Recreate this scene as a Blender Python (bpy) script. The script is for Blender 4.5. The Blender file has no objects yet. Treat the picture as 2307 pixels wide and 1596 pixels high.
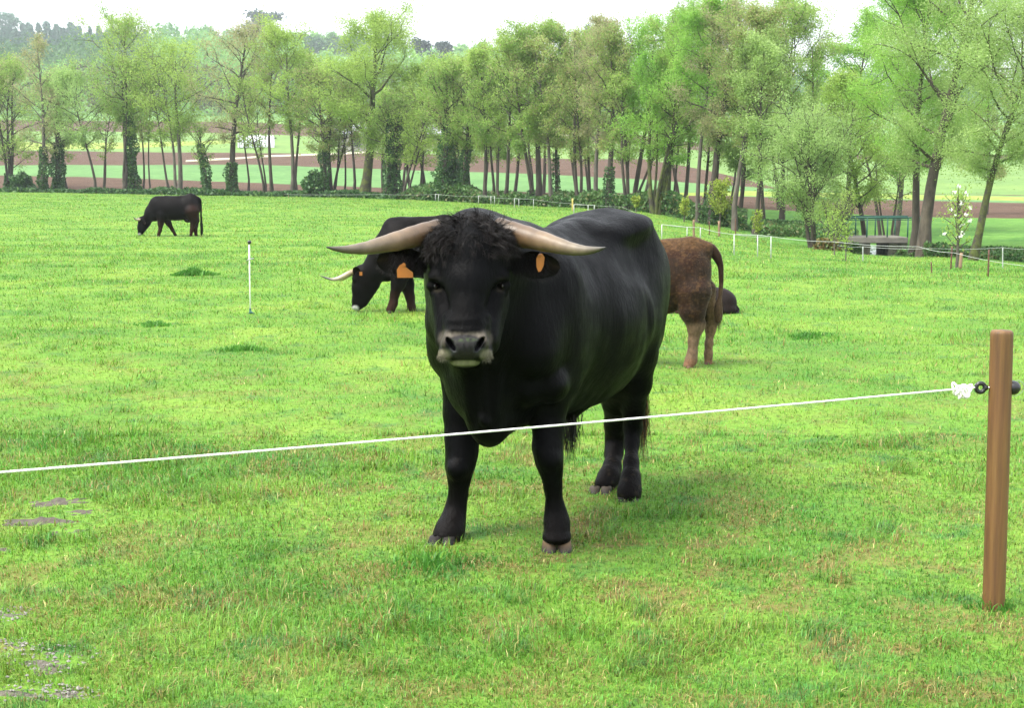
import bpy, math, random
import numpy as np

# ------------------------------------------------------------------ camera, world, sun, exposure
SC = bpy.context.scene
COL = SC.collection
RES = (2307.0, 1596.0)            # reading scale of the photograph
F, PITCH, HCAM = 3200.0, math.radians(7.15), 1.65
cam = bpy.data.cameras.new("camera"); camo = bpy.data.objects.new("camera", cam); COL.objects.link(camo)
camo.location = (0, 0, HCAM); camo.rotation_euler = (math.pi / 2 - PITCH, 0, 0)
cam.sensor_width = 36; cam.sensor_fit = 'HORIZONTAL'; cam.lens = F / RES[0] * 36
cam.clip_start = .05; cam.clip_end = 6000
cam.dof.use_dof = False
SC.camera = camo
SUN_EL, SUN_AZ = math.radians(58), math.radians(-118)     # high on the left, veiled by cloud
w = bpy.data.worlds.new("World"); SC.world = w; w.use_nodes = True
nt = w.node_tree; nt.nodes.clear()
sky = nt.nodes.new('ShaderNodeTexSky'); sky.sky_type = 'NISHITA'; sky.sun_disc = False
sky.sun_elevation = SUN_EL; sky.sun_rotation = SUN_AZ; sky.dust_density = 6; sky.air_density = 1.0; sky.ozone_density = 1
mix = nt.nodes.new('ShaderNodeMix'); mix.data_type = 'RGBA'; mix.inputs[0].default_value = .72
mix.inputs[7].default_value = (9.0, 9.3, 9.6, 1)          # the cloud sheet over the blue
bg = nt.nodes.new('ShaderNodeBackground'); bg.inputs[1].default_value = .1
ow = nt.nodes.new('ShaderNodeOutputWorld')
tcw = nt.nodes.new('ShaderNodeTexCoord'); sxw = nt.nodes.new('ShaderNodeSeparateXYZ'); nt.links.new(tcw.outputs['Generated'], sxw.inputs[0])
rw = nt.nodes.new('ShaderNodeValToRGB'); nt.links.new(sxw.outputs[2], rw.inputs[0])              # overcast: paler overhead than at the horizon
for k_, (p_, v_) in enumerate(((0.0, 4.6), (.55, 10.5))):
    rw.color_ramp.elements[k_].position = p_ if k_ == 0 else .55; rw.color_ramp.elements[k_].color = (v_ * .97, v_, v_ * 1.03, 1)
nt.links.new(rw.outputs[0], mix.inputs[7])
nt.links.new(sky.outputs[0], mix.inputs[6]); nt.links.new(mix.outputs[2], bg.inputs[0]); nt.links.new(bg.outputs[0], ow.inputs[0])
sl = bpy.data.lights.new("sun", 'SUN'); sl.energy = 2.0; sl.angle = math.radians(28); sl.color = (1, .96, .88)
so = bpy.data.objects.new("sun", sl); COL.objects.link(so)
so.rotation_euler = (math.pi / 2 - SUN_EL, 0, math.pi - SUN_AZ)   # refined below
from mathutils import Vector, Matrix
sd = Vector((math.sin(SUN_AZ) * math.cos(SUN_EL), math.cos(SUN_AZ) * math.cos(SUN_EL), math.sin(SUN_EL)))
so.rotation_euler = sd.to_track_quat('Z', 'Y').to_euler()
SC.view_settings.view_transform = 'Standard'; SC.view_settings.look = 'None'
SC.view_settings.gamma = 1; SC.view_settings.exposure = 1.72; SC.view_settings.use_curve_mapping = False
SC.cycles.max_bounces = 6; SC.cycles.transparent_max_bounces = 4; SC.cycles.diffuse_bounces = 4; SC.cycles.transmission_bounces = 4
SC.cycles.volume_bounces = 0
SC.cycles.use_denoising = True

# ------------------------------------------------------------------ projection helpers
CP, SP = math.cos(PITCH), math.sin(PITCH)
def ray(px, py):
    u = px - RES[0] / 2; v = RES[1] / 2 - py
    return np.array([u, F * CP + v * SP, -F * SP + v * CP])
def P(px, py, Y):
    d = ray(px, py); d = d * (Y / d[1]); d[2] += HCAM
    return d
def slope(py):
    v = RES[1] / 2 - py
    return (-F * SP + v * CP) / (F * CP + v * SP)
def topix(p):
    p = np.asarray(p, float).reshape(-1, 3)
    z = p[:, 2] - HCAM
    dep = p[:, 1] * CP - z * SP; up = p[:, 1] * SP + z * CP
    return np.stack([RES[0] / 2 + F * p[:, 0] / dep, RES[1] / 2 - F * up / dep], 1)

# ------------------------------------------------------------------ value noise
def _h(ix, iy, seed):
    n = (ix.astype(np.int64) * 374761393 + iy.astype(np.int64) * 668265263 + seed * 1442695041) & 0x7fffffff
    n = ((n ^ (n >> 13)) * 1274126177) & 0x7fffffff
    return ((n ^ (n >> 16)) & 0xffff) / 65535.0
def vnoise(x, y, sc, seed=0):
    x = np.asarray(x, float) / sc; y = np.asarray(y, float) / sc
    ix = np.floor(x); iy = np.floor(y); fx = x - ix; fy = y - iy
    fx = fx * fx * (3 - 2 * fx); fy = fy * fy * (3 - 2 * fy)
    a = _h(ix, iy, seed); b = _h(ix + 1, iy, seed); c = _h(ix, iy + 1, seed); d = _h(ix + 1, iy + 1, seed)
    return (a * (1 - fx) + b * fx) * (1 - fy) + (c * (1 - fx) + d * fx) * fy
def fbm(x, y, sc, seed=0, o=3):
    s = 0; a = .5; t = 0
    for i in range(o):
        s = s + a * vnoise(x, y, sc / 2 ** i, seed + 7 * i); t += a; a *= .5
    return s / t
def sstep(t):
    t = np.clip(t, 0, 1); return t * t * (3 - 2 * t)

# ------------------------------------------------------------------ terrain: profiles (distance, row) per bearing
BX = np.array([-900, 0, 558, 938, 1272, 1446, 1746, 2010, 2307, 3200.])
#            near  stream g0   brown1 green1 brown2 green2 brown3 valley crest
TY = np.array([
 [22, 125, 128, 160, 190, 240, 310, 350, 470, 900],
 [22, 120, 123, 150, 180, 230, 300, 340, 450, 900],
 [22, 107, 109, 135, 168, 215, 285, 330, 430, 800],
 [22,  94,  98, 120, 152, 200, 270, 310, 400, 720],
 [22,  83,  90, 112, 142, 190, 260, 300, 390, 700],
 [22,  75,  84, 108, 138, 185, 250, 290, 380, 700],
 [22,  61,  80, 104, 125, 126, 235, 270, 360, 700],
 [22,  52,  76, 102, 120, 121, 230, 260, 350, 700],
 [22,  46,  73, 100, 118, 119, 228, 255, 350, 700],
 [22,  40,  70,  96, 112, 113, 225, 250, 350, 700]])
TP = np.array([
 [0, 430, 428, 392, 372, 338, 294, 270, 230,  62],
 [0, 432, 430, 394, 373, 338, 294, 270, 230,  72],
 [0, 441, 438, 411, 371, 345, 300, 275, 235, 105],
 [0, 452, 446, 427, 384, 345, 320, 296, 240, 132],
 [0, 467, 450, 434, 396, 358, 320, 300, 250, 175],
 [0, 478, 458, 435, 405, 358, 325, 305, 260, 200],
 [0, 545, 474, 445, 426, 425, 358, 350, 300, 230],
 [0, 572, 488, 451, 437, 436, 358, 349, 310, 240],
 [0, 598, 494, 457, 441, 440, 358, 348, 315, 250],
 [0, 640, 500, 460, 445, 444, 358, 348, 315, 250.]])
TZ = np.zeros_like(TP)
for i in range(TP.shape[0]):
    for j in range(1, TP.shape[1]):
        TZ[i, j] = HCAM + slope(TP[i, j]) * TY[i, j]
TYX = np.hstack([np.zeros((len(BX), 1)), TY, TY[:, -1:] + 700])      # distance knots
TZX = np.hstack([np.zeros((len(BX), 1)), TZ, TZ[:, -1:] + 8])
BA = (BX - RES[0] / 2) / F
NK = TYX.shape[1]
def knots(x, y):
    a = np.clip(x / np.maximum(y, 1.0), BA[0], BA[-1])
    a = np.where(y < 1, 0, a)
    i = np.clip(np.searchsorted(BA, a) - 1, 0, len(BA) - 2)
    t = (a - BA[i]) / (BA[i + 1] - BA[i]); t = t[..., None]
    return TYX[i] * (1 - t) + TYX[i + 1] * t, TZX[i] * (1 - t) + TZX[i + 1] * t
def ground(x, y, micro=True):
    x = np.atleast_1d(np.asarray(x, float)); y = np.atleast_1d(np.asarray(y, float))
    ky, kz = knots(x, y)
    z = np.zeros_like(x)
    j = np.clip((ky <= y[:, None]).sum(1) - 1, 0, NK - 2)
    r = np.arange(len(x))
    t = (y - ky[r, j]) / (ky[r, j + 1] - ky[r, j])
    t = np.where(j < 2, sstep(t) * .35 + t * .65, t)
    z = kz[r, j] * (1 - t) + kz[r, j + 1] * t
    z = np.where(y < 0, 0, z)
    if micro:
        amp = sstep(y / 6 - .3) * .9 + .1
        z = z + (fbm(x, y, 2.6, 3) - .5) * .05 * amp + (fbm(x, y, .45, 5) - .5) * .035
        z = z + (fbm(x, y, 14, 9) - .5) * .22 * sstep((y - 12) / 25)
    a = x - .264 * y                                             # the stream cuts the bank at the footbridge
    z = z - (.40 + .35 * sstep((y - 51) / 2)) * np.exp(-(a / 1.05) ** 4) * sstep((y - 46) / 4) * (1 - sstep((y - 61) / 5))
    return z
def g1(x, y): return float(ground(x, y)[0])
def G(px, Y):
    """point on the ground at reading column px, distance Y"""
    py = 500
    for _ in range(6):
        p = P(px, py, Y); z = g1(p[0], p[1]); py = topix([p[0], p[1], z])[0, 1]
    return np.array([p[0], p[1], z])
def hit(px, py):
    """first ground point seen at a pixel"""
    d = ray(px, py); d = d / d[1]
    ys = np.concatenate([np.arange(3, 140, .1)]); z = HCAM + d[2] * ys
    g = ground(d[0] * ys, ys); k = np.argmax(z < g)
    return np.array([d[0] * ys[k], ys[k], g[k]])

# ------------------------------------------------------------------ mesh helpers
def mesh_np(name, V, polys, mat=None, smooth=True, cols=None, parent=None):
    """polys: list of int arrays (n,3) / (n,4)"""
    me = bpy.data.meshes.new(name)
    V = np.asarray(V, np.float32)
    polys = [np.asarray(p, np.int32) for p in polys if len(p)]
    lv = np.concatenate([p.ravel() for p in polys])
    tot = np.concatenate([np.full(len(p), p.shape[1], np.int32) for p in polys])
    st = np.concatenate([[0], np.cumsum(tot)[:-1]]).astype(np.int32)
    me.vertices.add(len(V)); me.vertices.foreach_set('co', V.ravel())
    me.loops.add(len(lv)); me.loops.foreach_set('vertex_index', lv)
    me.polygons.add(len(tot)); me.polygons.foreach_set('loop_start', st); me.polygons.foreach_set('loop_total', tot)
    me.polygons.foreach_set('use_smooth', np.full(len(tot), smooth))
    if cols is not None:
        c = np.ones((len(V), 4), np.float32); c[:, :3] = cols
        at = me.color_attributes.new('Col', 'FLOAT_COLOR', 'POINT'); at.data.foreach_set('color', c.ravel())
    me.update(); me.validate(clean_customdata=False)
    if mat: me.materials.append(mat)
    o = bpy.data.objects.new(name, me); COL.objects.link(o)
    if parent:
        o.parent = parent
    return o
def empty(name, loc, label, cat, group=None, rz=0):
    o = bpy.data.objects.new(name, None); COL.objects.link(o); o.location = loc; o.rotation_euler = (0, 0, rz)
    o.empty_display_size = .2
    tag(o, label, cat, group); return o
def tag(o, label=None, cat=None, group=None, kind=None):
    if label: o['label'] = label
    if cat: o['category'] = cat
    if group: o['group'] = group
    if kind: o['kind'] = kind
    return o
class MB:
    """collects pieces into one mesh"""
    def __init__(s): s.v = []; s.q = []; s.t = []; s.c = []; s.n = 0; s.hasc = False
    def add(s, V, Q=None, T=None, C=None):
        V = np.asarray(V, float).reshape(-1, 3)
        if Q is not None and len(Q): s.q.append(np.asarray(Q) + s.n)
        if T is not None and len(T): s.t.append(np.asarray(T) + s.n)
        s.v.append(V); s.n += len(V)
        if C is not None:
            s.hasc = True; C = np.asarray(C, float); s.c.append(np.broadcast_to(C, (len(V), 3)) if C.ndim == 1 else C)
        else: s.c.append(np.full((len(V), 3), .5))
    def tube(s, pts, rad, n=8, C=None, caps=True, squash=None):
        pts = np.asarray(pts, float); m = len(pts); rad = np.broadcast_to(np.asarray(rad, float), (m,))
        tg = np.gradient(pts, axis=0); tg /= np.linalg.norm(tg, axis=1)[:, None] + 1e-12
        a = np.array([0, 0, 1.]) if abs(tg[0, 2]) < .8 else np.array([1., 0, 0])
        fr = []
        for k in range(m):
            a = a - tg[k] * (a @ tg[k]); a = a / (np.linalg.norm(a) + 1e-12); fr.append(a)
        U = np.array(fr); W = np.cross(tg, U)
        th = np.arange(n) / n * 2 * math.pi
        ring = np.cos(th)[None, :, None] * U[:, None] + np.sin(th)[None, :, None] * W[:, None]
        V = (pts[:, None] + ring * rad[:, None, None]).reshape(-1, 3)
        k = np.arange(m - 1)[:, None] * n; i = np.arange(n)[None]; j = (i + 1) % n
        Q = np.stack([k + i, k + j, k + n + j, k + n + i], -1).reshape(-1, 4)
        T = None
        if caps:
            V = np.vstack([V, pts[:1], pts[-1:]]); b = m * n
            i = np.arange(n); j = (i + 1) % n
            T = np.vstack([np.stack([j, i, np.full(n, b)], 1), np.stack([i + (m - 1) * n, j + (m - 1) * n, np.full(n, b + 1)], 1)])
        if C is not None:
            C = np.asarray(C, float)
            if C.ndim == 2: C = np.vstack([np.repeat(C, n, 0), C[:1], C[-1:]]) if caps else np.repeat(C, n, 0)
        s.add(V, Q, T, C)
    def box(s, c, h, rz=0, C=None, bev=0.0, Rm=None):
        c = np.asarray(c, float); h = np.asarray(h, float)
        b = min(bev, h.min() * .45)
        bm = []
        import itertools
        V = []
        for sx, sy, sz in itertools.product((-1, 1), repeat=3):
            if b <= 0: V.append((sx * h[0], sy * h[1], sz * h[2]))
            else:
                V += [(sx * (h[0] - b), sy * (h[1] - b), sz * h[2]), (sx * (h[0] - b), sy * h[1], sz * (h[2] - b)), (sx * h[0], sy * (h[1] - b), sz * (h[2] - b))]
        import bmesh
        B = bmesh.new()
        for v in V: B.verts.new(v)
        bmesh.ops.convex_hull(B, input=B.verts)
        bmesh.ops.dissolve_limit(B, angle_limit=.01, verts=B.verts, edges=B.edges)
        bmesh.ops.triangulate(B, faces=[f for f in B.faces if len(f.verts) > 4])
        B.verts.index_update()
        VV = np.array([v.co[:] for v in B.verts]); Q = [[v.index for v in f.verts] for f in B.faces if len(f.verts) == 4]
        T = [[v.index for v in f.verts] for f in B.faces if len(f.verts) == 3]; B.free()
        if Rm is not None: VV = VV @ np.asarray(Rm).T
        cz, sz_ = math.cos(rz), math.sin(rz)
        VV = np.stack([VV[:, 0] * cz - VV[:, 1] * sz_, VV[:, 0] * sz_ + VV[:, 1] * cz, VV[:, 2]], 1) + c
        s.add(VV, np.array(Q) if Q else None, np.array(T) if T else None, C)
    def lathe(s, c, prof, n=16, axis=(0, 0, 1), C=None):
        """prof: (radius, height) along axis"""
        c = np.asarray(c, float); ax = np.asarray(axis, float); ax /= np.linalg.norm(ax)
        pts = [c + ax * h for r, h in prof]
        a = np.array([1., 0, 0]) if abs(ax[0]) < .8 else np.array([0, 1., 0])
        a = a - ax * (a @ ax); a /= np.linalg.norm(a); b = np.cross(ax, a)
        th = np.arange(n) / n * 2 * math.pi; m = len(prof)
        ring = np.cos(th)[:, None] * a + np.sin(th)[:, None] * b
        V = np.concatenate([p + ring * max(r, 1e-5) for p, (r, h) in zip(pts, prof)])
        k = np.arange(m - 1)[:, None] * n; i = np.arange(n)[None]; j = (i + 1) % n
        Q = np.stack([k + i, k + j, k + n + j, k + n + i], -1).reshape(-1, 4)
        s.add(V, Q, None, C)
    def build(s, name, mat, parent=None, smooth=True, org=None):
        V = np.concatenate(s.v)
        if org is not None: V = V - np.asarray(org)
        return mesh_np(name, V, [np.concatenate(s.q) if s.q else [], np.concatenate(s.t) if s.t else []], mat, smooth,
                       np.concatenate(s.c) if s.hasc else None, parent)

# ------------------------------------------------------------------ materials
def new_mat(name):
    m = bpy.data.materials.new(name); m.use_nodes = True; t = m.node_tree; t.nodes.clear()
    o = t.nodes.new('ShaderNodeOutputMaterial'); b = t.nodes.new('ShaderNodeBsdfPrincipled')
    t.links.new(b.outputs[0], o.inputs[0]); return m, t, b, o
def N(t, typ, **kw):
    n = t.nodes.new(typ)
    for k, v in kw.items():
        if k.startswith('i_'): n.inputs[int(k[2:])].default_value = v
        else: setattr(n, k, v)
    return n
def noise(t, scale, detail=3, rough=.5, coord=None, stretch=None):
    n = N(t, 'ShaderNodeTexNoise'); n.inputs['Scale'].default_value = scale; n.inputs['Detail'].default_value = detail; n.inputs['Roughness'].default_value = rough
    if coord is None: coord = N(t, 'ShaderNodeNewGeometry').outputs['Position']
    if stretch is not None:
        mp = N(t, 'ShaderNodeMapping'); mp.inputs['Scale'].default_value = stretch; t.links.new(coord, mp.inputs[0]); coord = mp.outputs[0]
    t.links.new(coord, n.inputs[0]); return n.outputs[0]
def ramp(t, src, stops):
    r = N(t, 'ShaderNodeValToRGB'); e = r.color_ramp.elements
    while len(e) < len(stops): e.new(.5)
    for k, (p, c) in enumerate(stops): e[k].position = p; e[k].color = (*c, 1) if len(c) == 3 else c
    t.links.new(src, r.inputs[0]); return r.outputs[0]
def mixc(t, f, a, b, mode='MIX'):
    m = N(t, 'ShaderNodeMix', data_type='RGBA', blend_type=mode)
    for k, s in ((0, f), (6, a), (7, b)):
        if isinstance(s, (int, float)): m.inputs[k].default_value = s
        elif isinstance(s, tuple): m.inputs[k].default_value = (*s, 1)
        else: t.links.new(s, m.inputs[k])
    return m.outputs[2]
def bump(t, b, h, strength=.5, dist=.01):
    bp = N(t, 'ShaderNodeBump'); bp.inputs['Strength'].default_value = strength; bp.inputs['Distance'].default_value = dist
    t.links.new(h, bp.inputs['Height']); t.links.new(bp.outputs[0], b.inputs['Normal'])
def simple(name, c, rough=.7, var=.25, sc=6, bmp=.2, dist=.01, metal=0, spec=.5, detail=4, stretch=None):
    m, t, b, o = new_mat(name)
    n = noise(t, sc, detail, .6, stretch=stretch)
    lo = tuple(x * (1 - var) for x in c); hi = tuple(min(1, x * (1 + var)) for x in c)
    t.links.new(ramp(t, n, [(.3, lo), (.7, hi)]), b.inputs['Base Color'])
    b.inputs['Roughness'].default_value = rough; b.inputs['Metallic'].default_value = metal; b.inputs['Specular IOR Level'].default_value = spec
    if bmp: bump(t, b, n, bmp, dist)
    return m
def leafmat(name, c1, c2, c3=None, sc=.5, trans=.35, c3w=.15):
    """foliage: two greens by clump, island variation, light passing through"""
    m, t, b, o = new_mat(name)
    g = N(t, 'ShaderNodeNewGeometry')
    n = noise(t, sc, 2, .5)
    base = ramp(t, n, [(.35, c1), (.65, c2)])
    if c3 is not None:
        r = ramp(t, g.outputs['Random Per Island'], [(1 - c3w - .01, (0, 0, 0)), (1 - c3w, (1, 1, 1))])
        base = mixc(t, r, base, c3)
    hs = N(t, 'ShaderNodeHueSaturation'); t.links.new(base, hs.inputs['Color'])
    mr = N(t, 'ShaderNodeMapRange'); mr.inputs[3].default_value = .75; mr.inputs[4].default_value = 1.25
    t.links.new(g.outputs['Random Per Island'], mr.inputs[0]); t.links.new(mr.outputs[0], hs.inputs['Value'])
    b.inputs['Roughness'].default_value = .5; b.inputs['Specular IOR Level'].default_value = .35
    t.links.new(hs.outputs[0], b.inputs['Base Color'])
    tr = N(t, 'ShaderNodeBsdfTranslucent'); t.links.new(hs.outputs[0], tr.inputs[0])
    mx = N(t, 'ShaderNodeMixShader'); mx.inputs[0].default_value = trans
    t.links.new(b.outputs[0], mx.inputs[1]); t.links.new(tr.outputs[0], mx.inputs[2]); t.links.new(mx.outputs[0], o.inputs[0])
    return m

# ================================================================== THE LAND
def grassy_colour(t, fine=True):
    """pasture colour by place: fresh green, yellowed and clover-dark drifts, straw where it is trodden"""
    pos = N(t, 'ShaderNodeNewGeometry').outputs['Position']
    a = noise(t, .55, 4, .55, pos); bN = noise(t, 3.0, 3, .6, pos); c = noise(t, 1.1, 4, .65, pos, (1, 1, 1.01))
    base = ramp(t, a, [(.34, (.080, .218, .024)), (.52, (.150, .298, .034)), (.68, (.222, .346, .046))])
    base = mixc(t, ramp(t, bN, [(.30, (1, 1, 1)), (.46, (0, 0, 0))]), base, (.065, .18, .04))
    dryn = noise(t, 2.1, 4, .7, pos)
    dry = ramp(t, dryn, [(.47, (.0, 0, 0)), (.60, (.95, .95, .95))])
    wide = ramp(t, noise(t, .23, 2, .5, pos), [(.35, (.25, .25, .25)), (.6, (1, 1, 1))])
    sx = N(t, 'ShaderNodeSeparateXYZ'); t.links.new(pos, sx.inputs[0])
    mr = N(t, 'ShaderNodeMapRange'); mr.inputs[1].default_value = 5; mr.inputs[2].default_value = 16; mr.inputs[3].default_value = 1; mr.inputs[4].default_value = .12
    t.links.new(sx.outputs[1], mr.inputs[0])
    mm = N(t, 'ShaderNodeMath', operation='MULTIPLY'); t.links.new(dry, mm.inputs[0]); t.links.new(mr.outputs[0], mm.inputs[1])
    m2 = N(t, 'ShaderNodeMath', operation='MULTIPLY'); t.links.new(mm.outputs[0], m2.inputs[0]); t.links.new(wide, m2.inputs[1])
    return base, m2.outputs[0]
mp, t, b, o = new_mat('pasture')
base, dry = grassy_colour(t)
soil = noise(t, 22, 4, .65)
base = mixc(t, .35, base, (.075, .125, .03)); c = mixc(t, dry, base, (.15, .11, .045))
c = mixc(t, ramp(t, soil, [(.34, (1, 1, 1)), (.5, (0, 0, 0))]), c, (.07, .115, .02))
sx = N(t, 'ShaderNodeSeparateXYZ'); t.links.new(N(t, 'ShaderNodeNewGeometry').outputs['Position'], sx.inputs[0])
t.links.new(c, b.inputs['Base Color']); b.inputs['Roughness'].default_value = .9; b.inputs['Specular IOR Level'].default_value = .1
bump(t, b, noise(t, 14, 5, .7), .7, .05)
def field_mat(name, c1, c2, sc=.6, rough=.95, fine=6.0, bmp=.6, dist=.15, stretch=None):
    m, t, b, o = new_mat(name)
    n = noise(t, sc, 5, .6, stretch=stretch); f = noise(t, fine, 3, .7, stretch=stretch)
    c = ramp(t, n, [(.3, c1), (.7, c2)])
    c = mixc(t, ramp(t, f, [(.3, (.55, .55, .55)), (.7, (0, 0, 0))]), c, tuple(x * .5 for x in c1))
    t.links.new(c, b.inputs['Base Color']); b.inputs['Roughness'].default_value = rough; b.inputs['Specular IOR Level'].default_value = .1
    bump(t, b, f, bmp, dist); return m
M_green = field_mat('young_crop', (.085, .18, .06), (.125, .24, .08), .15, fine=1.2, bmp=.3)
M_green2 = field_mat('meadow', (.11, .20, .06), (.17, .26, .07), .08, fine=.8, bmp=.3)
M_soil = field_mat('ploughed_soil', (.085, .052, .036), (.125, .080, .056), .3, fine=2.6, bmp=1, dist=.3)
M_yel = field_mat('yellow_crop', (.19, .26, .055), (.25, .31, .07), .1, fine=1.0, bmp=.3)
M_hill = field_mat('hill_meadow', (.12, .24, .07), (.20, .33, .09), .012, fine=.15, bmp=.2)
M_bankgrass = field_mat('rough_grass', (.06, .16, .03), (.13, .26, .05), .5, fine=3, bmp=.6)
AZ = np.concatenate([np.linspace(-.64, .64, 260)])
def strip(name, j0, j1, n, mat, label=None):
    V = []
    for a in AZ:
        ky, kz = knots(np.array([a * 100.]), np.array([100.]))
        y0, y1 = ky[0, j0], ky[0, j1]
        y = np.linspace(y0, y1, n + 1)
        V.append(np.stack([a * y, y, ground(a * y, y)], 1))
    V = np.concatenate(V); m = n + 1
    k = np.arange(len(AZ) - 1)[:, None] * m; i = np.arange(n)[None]
    Q = np.stack([k + i, k + m + i, k + m + i + 1, k + i + 1], -1).reshape(-1, 4)
    o = mesh_np(name, V, [Q], mat); tag(o, kind='structure'); return o
def near_sheet():
    V = []; n = 330
    v = np.linspace(0, 1, n + 1)
    for a in AZ:
        ky, _ = knots(np.array([a * 100.]), np.array([100.]))
        ys = ky[0, 2]; w_ = v ** 1.9
        y = -8 + (ys + 8) * w_; x = a * 18 + (a * ys - a * 18) * w_
        z = ground(x, y)
        V.append(np.stack([x, y, z], 1))
    V = np.concatenate(V); m = n + 1
    k = np.arange(len(AZ) - 1)[:, None] * m; i = np.arange(n)[None]
    Q = np.stack([k + i, k + m + i, k + m + i + 1, k + i + 1], -1).reshape(-1, 4)
    o = mesh_np('pasture', V, [Q], mp); tag(o, kind='structure')
near_sheet()
strip('stream_bank', 2, 3, 6, M_bankgrass)
strip('ploughed_field', 3, 4, 14, M_soil)
strip('green_field', 4, 5, 14, M_green)
strip('ploughed_field', 5, 6, 14, M_soil)
# the meadow beyond is striped: yellow crop in front, green behind
strip('crop_field', 6, 7, 14, M_green2)
strip('ploughed_field', 7, 8, 8, M_soil)
strip('valley_meadow', 8, 9, 10, M_hill)
strip('hillside', 9, 10, 30, M_hill)
strip('hill_top', 10, 11, 4, M_hill)
# yellow strip and farm track lying on the fields
def ribbon(name, pts, wid, mat, lift=.06):
    """pts: (px, py) centre rows, laid on the far land"""
    V = []
    for k, (px, py, hw) in enumerate(pts):
        d = ray(px, py); d = d / d[1]
        ys = np.arange(60, 600, .5); z = HCAM + d[2] * ys; g = ground(d[0] * ys, ys, False); kk = np.argmax(z < g + .0)
        V.append((d[0] * ys[kk], ys[kk], hw))
    V = np.array(V); out = []
    xs = V[:, 0]; tt = np.linspace(0, len(V) - 1, 80)
    X = np.interp(tt, np.arange(len(V)), V[:, 0]); Y = np.interp(tt, np.arange(len(V)), V[:, 1]); W = np.interp(tt, np.arange(len(V)), V[:, 2])
    nr = 7; f = np.linspace(-1, 1, nr)
    XX = np.repeat(X, nr); YY = (Y[:, None] + f[None] * W[:, None]).ravel()
    ff = np.tile(f, 80); Z = ground(XX, YY) + lift * (1 - 1.8 * ff ** 4)
    i = np.arange(79)[:, None] * nr; j = np.arange(nr - 1)[None]
    Q = np.stack([i + j, i + nr + j, i + nr + j + 1, i + j + 1], -1).reshape(-1, 4)
    tag(mesh_np(name, np.stack([XX, YY, Z], 1), [Q], mat), kind='structure')
ribbon('yellow_field', [(-200, 331, 14), (0, 330, 14), (300, 328, 11), (520, 320, 7), (620, 312, 2)], 0, M_yel, .25)
ribbon('farm_track', [(420, 364, .6), (520, 359, .8), (620, 353, .9), (740, 348, .8), (860, 343, .5)], 0, simple('track_gravel', (.45, .42, .30), .9), .22)
ribbon('yellow_field', [(1500, 440, .5), (1700, 436, 5), (2000, 444, 6), (2307, 449, 6), (2600, 449, 6)], 0, M_yel, .18)

# ------------------------------------------------------------------ bare patches
def patch(name, spots, mat, lift, rough, seed, label=None):
    mb = MB(); rs = np.random.RandomState(seed)
    for (px, py, rx, ry) in spots:
        c = hit(px, py); n = 44; m = 12
        th = np.arange(n) / n * 2 * math.pi
        rr = .40 + 1.1 * fbm(np.cos(th) * 1.7 + seed + px, np.sin(th) * 1.7, .7, seed)
        rad = np.linspace(0.02, 1, m)
        X = c[0] + (rad[:, None] * rr * np.cos(th)) * rx; Y = c[1] + (rad[:, None] * rr * np.sin(th)) * ry
        Z = ground(X.ravel(), Y.ravel()).reshape(X.shape) + lift * (1 - rad[:, None] ** 3) - .006 + (fbm(X.ravel(), Y.ravel(), .06, seed).reshape(X.shape) - .5) * rough * (1 - rad[:, None] ** 2)
        k = np.arange(m - 1)[:, None] * n; i = np.arange(n)[None]; j = (i + 1) % n
        Q = np.stack([k + i, k + j, k + n + j, k + n + i], -1).reshape(-1, 4)
        mb.add(np.stack([X, Y, Z], -1), Q)
    return tag(mb.build(name, mat), kind='structure')
MUD = [(130, 1140, .20, .13), (178, 1160, .11, .08), (100, 1177, .20, .10), (148, 1210, .11, .08), (12, 1243, .07, .05)]
GRV = [(120, 1492, .15, .17), (20, 1480, .12, .11), (45, 1585, .18, .11), (150, 1580, .12, .07), (10, 1400, .10, .09)]
M_mud = simple('grey_mud', (.062, .050, .036), .8, .35, 30, .8, .02)
patch('mud_patch', MUD, M_mud, .010, .05, 2)
patch('gravel_patch', GRV, simple('grit', (.10, .088, .066), .8, .6, 60, 1, .02), .006, .03, 5)
def stones():
    mb = MB(); rs = np.random.RandomState(4)
    for (px, py, rx, ry) in GRV:
        c = hit(px, py)
        for k in range(110):
            a, r = rs.rand() * 6.28, math.sqrt(rs.rand()) * 1.05
            x, y = c[0] + rx * r * math.cos(a), c[1] + ry * r * math.sin(a); s = .002 + .006 * rs.rand() ** 2
            V = np.array([(1, 0, 0), (-1, 0, 0), (0, 1, 0), (0, -1, 0), (0, 0, .8), (0, 0, -.8)]) * s * (.6 + .8 * rs.rand(6, 1)) + (x, y, g1(x, y) + .008 + s * .3)
            mb.add(V, None, np.array([(0, 2, 4), (2, 1, 4), (1, 3, 4), (3, 0, 4), (2, 0, 5), (1, 2, 5), (3, 1, 5), (0, 3, 5)]))
    o = mb.build('gravel', simple('pebble', (.19, .18, .16), .8, .4, 90, 0), smooth=False); tag(o, 'pale grit and pebbles showing through the grass at lower left', 'gravel', kind='stuff')
stones()
BARE = [(hit(px, py), rx * .85, ry * .85, .97) for px, py, rx, ry in MUD] + [(hit(px, py), rx * .8, ry * .8, .8) for px, py, rx, ry in GRV]

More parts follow.
